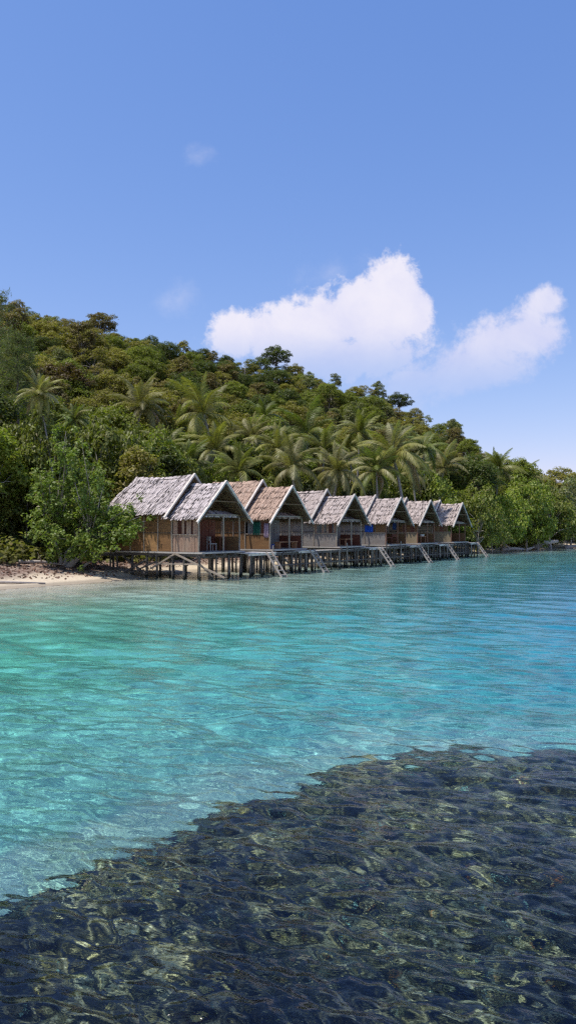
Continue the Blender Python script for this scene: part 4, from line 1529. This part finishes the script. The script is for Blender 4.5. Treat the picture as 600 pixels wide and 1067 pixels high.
def fore_tree():
    """the broad leaved tree on the beach in front of the first cottage"""
    g = np.random.default_rng(5)
    y0 = 45.0
    def W(px, py, y):
        return Vector(((px - 300) / 800 * y, y, EYE + (550 - py) / 800 * y))
    base = W(72, 584, y0)
    base.z = gz(base.x, base.y) - .1
    r = add('broadleaf_tree', None, None, base, 0, label='bright broad leaved tree leaning from the beach over the left end of the grey roof', cat='tree')
    ends = []
    for i in range(64):
        px = 40 + 112 * g.uniform(0, 1) ** 1.5
        top = np.interp(px, [48, 66, 92, 112, 152], [490, 448, 456, 522, 538])
        bot = np.interp(px, [22, 60, 100, 130, 152], [555, 572, 572, 566, 545])
        py = g.uniform(top, bot)
        yy = y0 + g.uniform(-2.2, 2.6)
        ends.append(W(px, py, yy) - base)
    for px, py in ((95, 570), (88, 576), (120, 548), (138, 526), (146, 538), (112, 560), (80, 568), (60, 560), (134, 552), (108, 506), (84, 455)):
        ends.append(W(px, py, y0 - 2.0 + g.uniform(-.4, .4)) - base)
    mb = MB()
    forks = [Vector((.6, 0, .7)), Vector((-.25, .3, .9)), Vector((1.3, -.3, 1.5)), Vector((.3, .6, 1.6)), Vector((-1.0, .2, 1.9))]
    mb.tube([(-.25, 0, -.3), (.05, 0, .2), tuple(forks[0]), tuple(forks[2])], [.26, .2, .16, .10], 9)
    mb.tube([(-.2, .1, -.3), (-.2, .2, .3), tuple(forks[1]), tuple(forks[3])], [.2, .15, .12, .09], 8)
    mb.tube([(-.4, .1, -.3), (-.55, .2, .9), tuple(forks[4])], [.16, .11, .07], 8)
    mb.tube([(.2, .05, -.3), (.9, -.1, .15), (1.6, -.3, .7)], [.13, .09, .05], 7)
    cs, ns = [], []
    for i, e in enumerate(ends):
        s = min(forks, key=lambda f: (f - e).length)
        m_ = s.lerp(e, .5) + Vector((g.uniform(-.3, .3), g.uniform(-.3, .3), g.uniform(-.1, .4)))
        mb.tube([s, m_, e], [.04, .024, .008], 5)
        for c in range(9):
            p = m_.lerp(e, g.uniform(.1, 1.12)) + Vector(g.normal(size=3) * .33)
            n = 26
            d = g.normal(size=(n, 3))
            d /= np.linalg.norm(d, axis=1, keepdims=True)
            pos = np.array(p) + d * .30 * g.uniform(.3, 1, (n, 1))
            cs.append(pos)
            ns.append(d * .6 + [-.1, -.25, .7] + g.normal(size=(n, 3)) * .35)
    v, f = leaves(np.concatenate(cs), np.concatenate(ns), .21, .12, g)
    add('crown', mesh_np('crown', v, f, [M['leaf_big']]), r, color=(.155, .205, .032))
    mb.obj('trunk', M['bark_pale'], r, smooth=True)


fore_tree()


# ---- things lying on the beach
def log(pts, r0, label, name='driftwood_log', branches=()):
    base = Vector(pts[0])
    r = add(name, None, None, base, 0, label=label, cat='driftwood')
    pp = [tuple(Vector(p) - base) for p in pts]
    n = len(pp)
    MB().tube(pp, [r0 * (1 - .5 * i / (n - 1)) for i in range(n)], 8).obj('trunk', M['drift'], r, smooth=True)
    for a, b in branches:
        MB().tube([tuple(Vector(a) - base), tuple(Vector(b) - base)], [r0 * .45, r0 * .15], 6).obj('branch', M['drift'], r)


def B(px, y, dz=0.0):
    x = (px - 300) / 800 * y
    return (x, y, gz(x, y) + dz)


log([B(-6, 37.6, .05), B(20, 38.2, .06), B(48, 38.9, .05)], .07, 'thin pale pole lying on the wet sand at the left edge')
log([B(20, 44, .1), B(44, 44.5, .2), B(70, 45, .1)], .11, 'crooked driftwood branch on the leaf litter left of the broad leaved tree', branches=[(B(44, 44.5, .2), B(40, 43.6, .8))])
log([B(522, 95.5, .15), B(534, 96.5, .35), B(545, 98, .25)], .28, 'grey driftwood trunk lying at the water edge under the bright bushes', branches=[(B(530, 96, .3), B(524, 95, 1.2))])
log([B(556, 102, .2), B(566, 103, 1.0), B(580, 105, 1.2)], .42, 'large pale fallen trunk arching over the right beach', branches=[(B(566, 103, 1.0), B(560, 102, .1)), (B(572, 104, 1.0), B(574, 103.5, .1))])
log([B(547, 99, .1), B(556, 100, .5)], .2, 'short pale driftwood stump between the two larger trunks')
log([B(588, 110, .2), B(604, 114, .5)], .3, 'driftwood trunk at the far right end of the beach')


def beach_litter():
    g = np.random.default_rng(9)
    n = 34000
    x = g.uniform(-26, 24, n)
    y = g.uniform(34, 90, n)
    u = sdist(SHORE, x, y)
    k = (x < g.uniform(-16, 4, n) + 6) & (u > 1.5 + vnoise(x, y, 2.2, 41) * 1.8) & (u < 11)
    x, y = x[k], y[k]
    z = ground_z(x, y) + .03
    m, t, b = new_mat('dead leaves')
    gg = t.n('ShaderNodeNewGeometry').outputs['Random Per Island']
    t.l(t.ramp(gg, [(0, (.05, .025, .018)), (.5, (.16, .075, .05)), (.8, (.28, .17, .11)), (1, (.42, .34, .28))]), b.inputs['Base Color'])
    v, f = leaves(np.stack([x, y, z], -1), np.stack([g.normal(size=len(x)) * .5, g.normal(size=len(x)) * .5, np.ones(len(x))], -1), .20, .11, g)
    add('leaf_litter', mesh_np('leaf_litter', v, f, [m]), kind='stuff')
beach_litter()
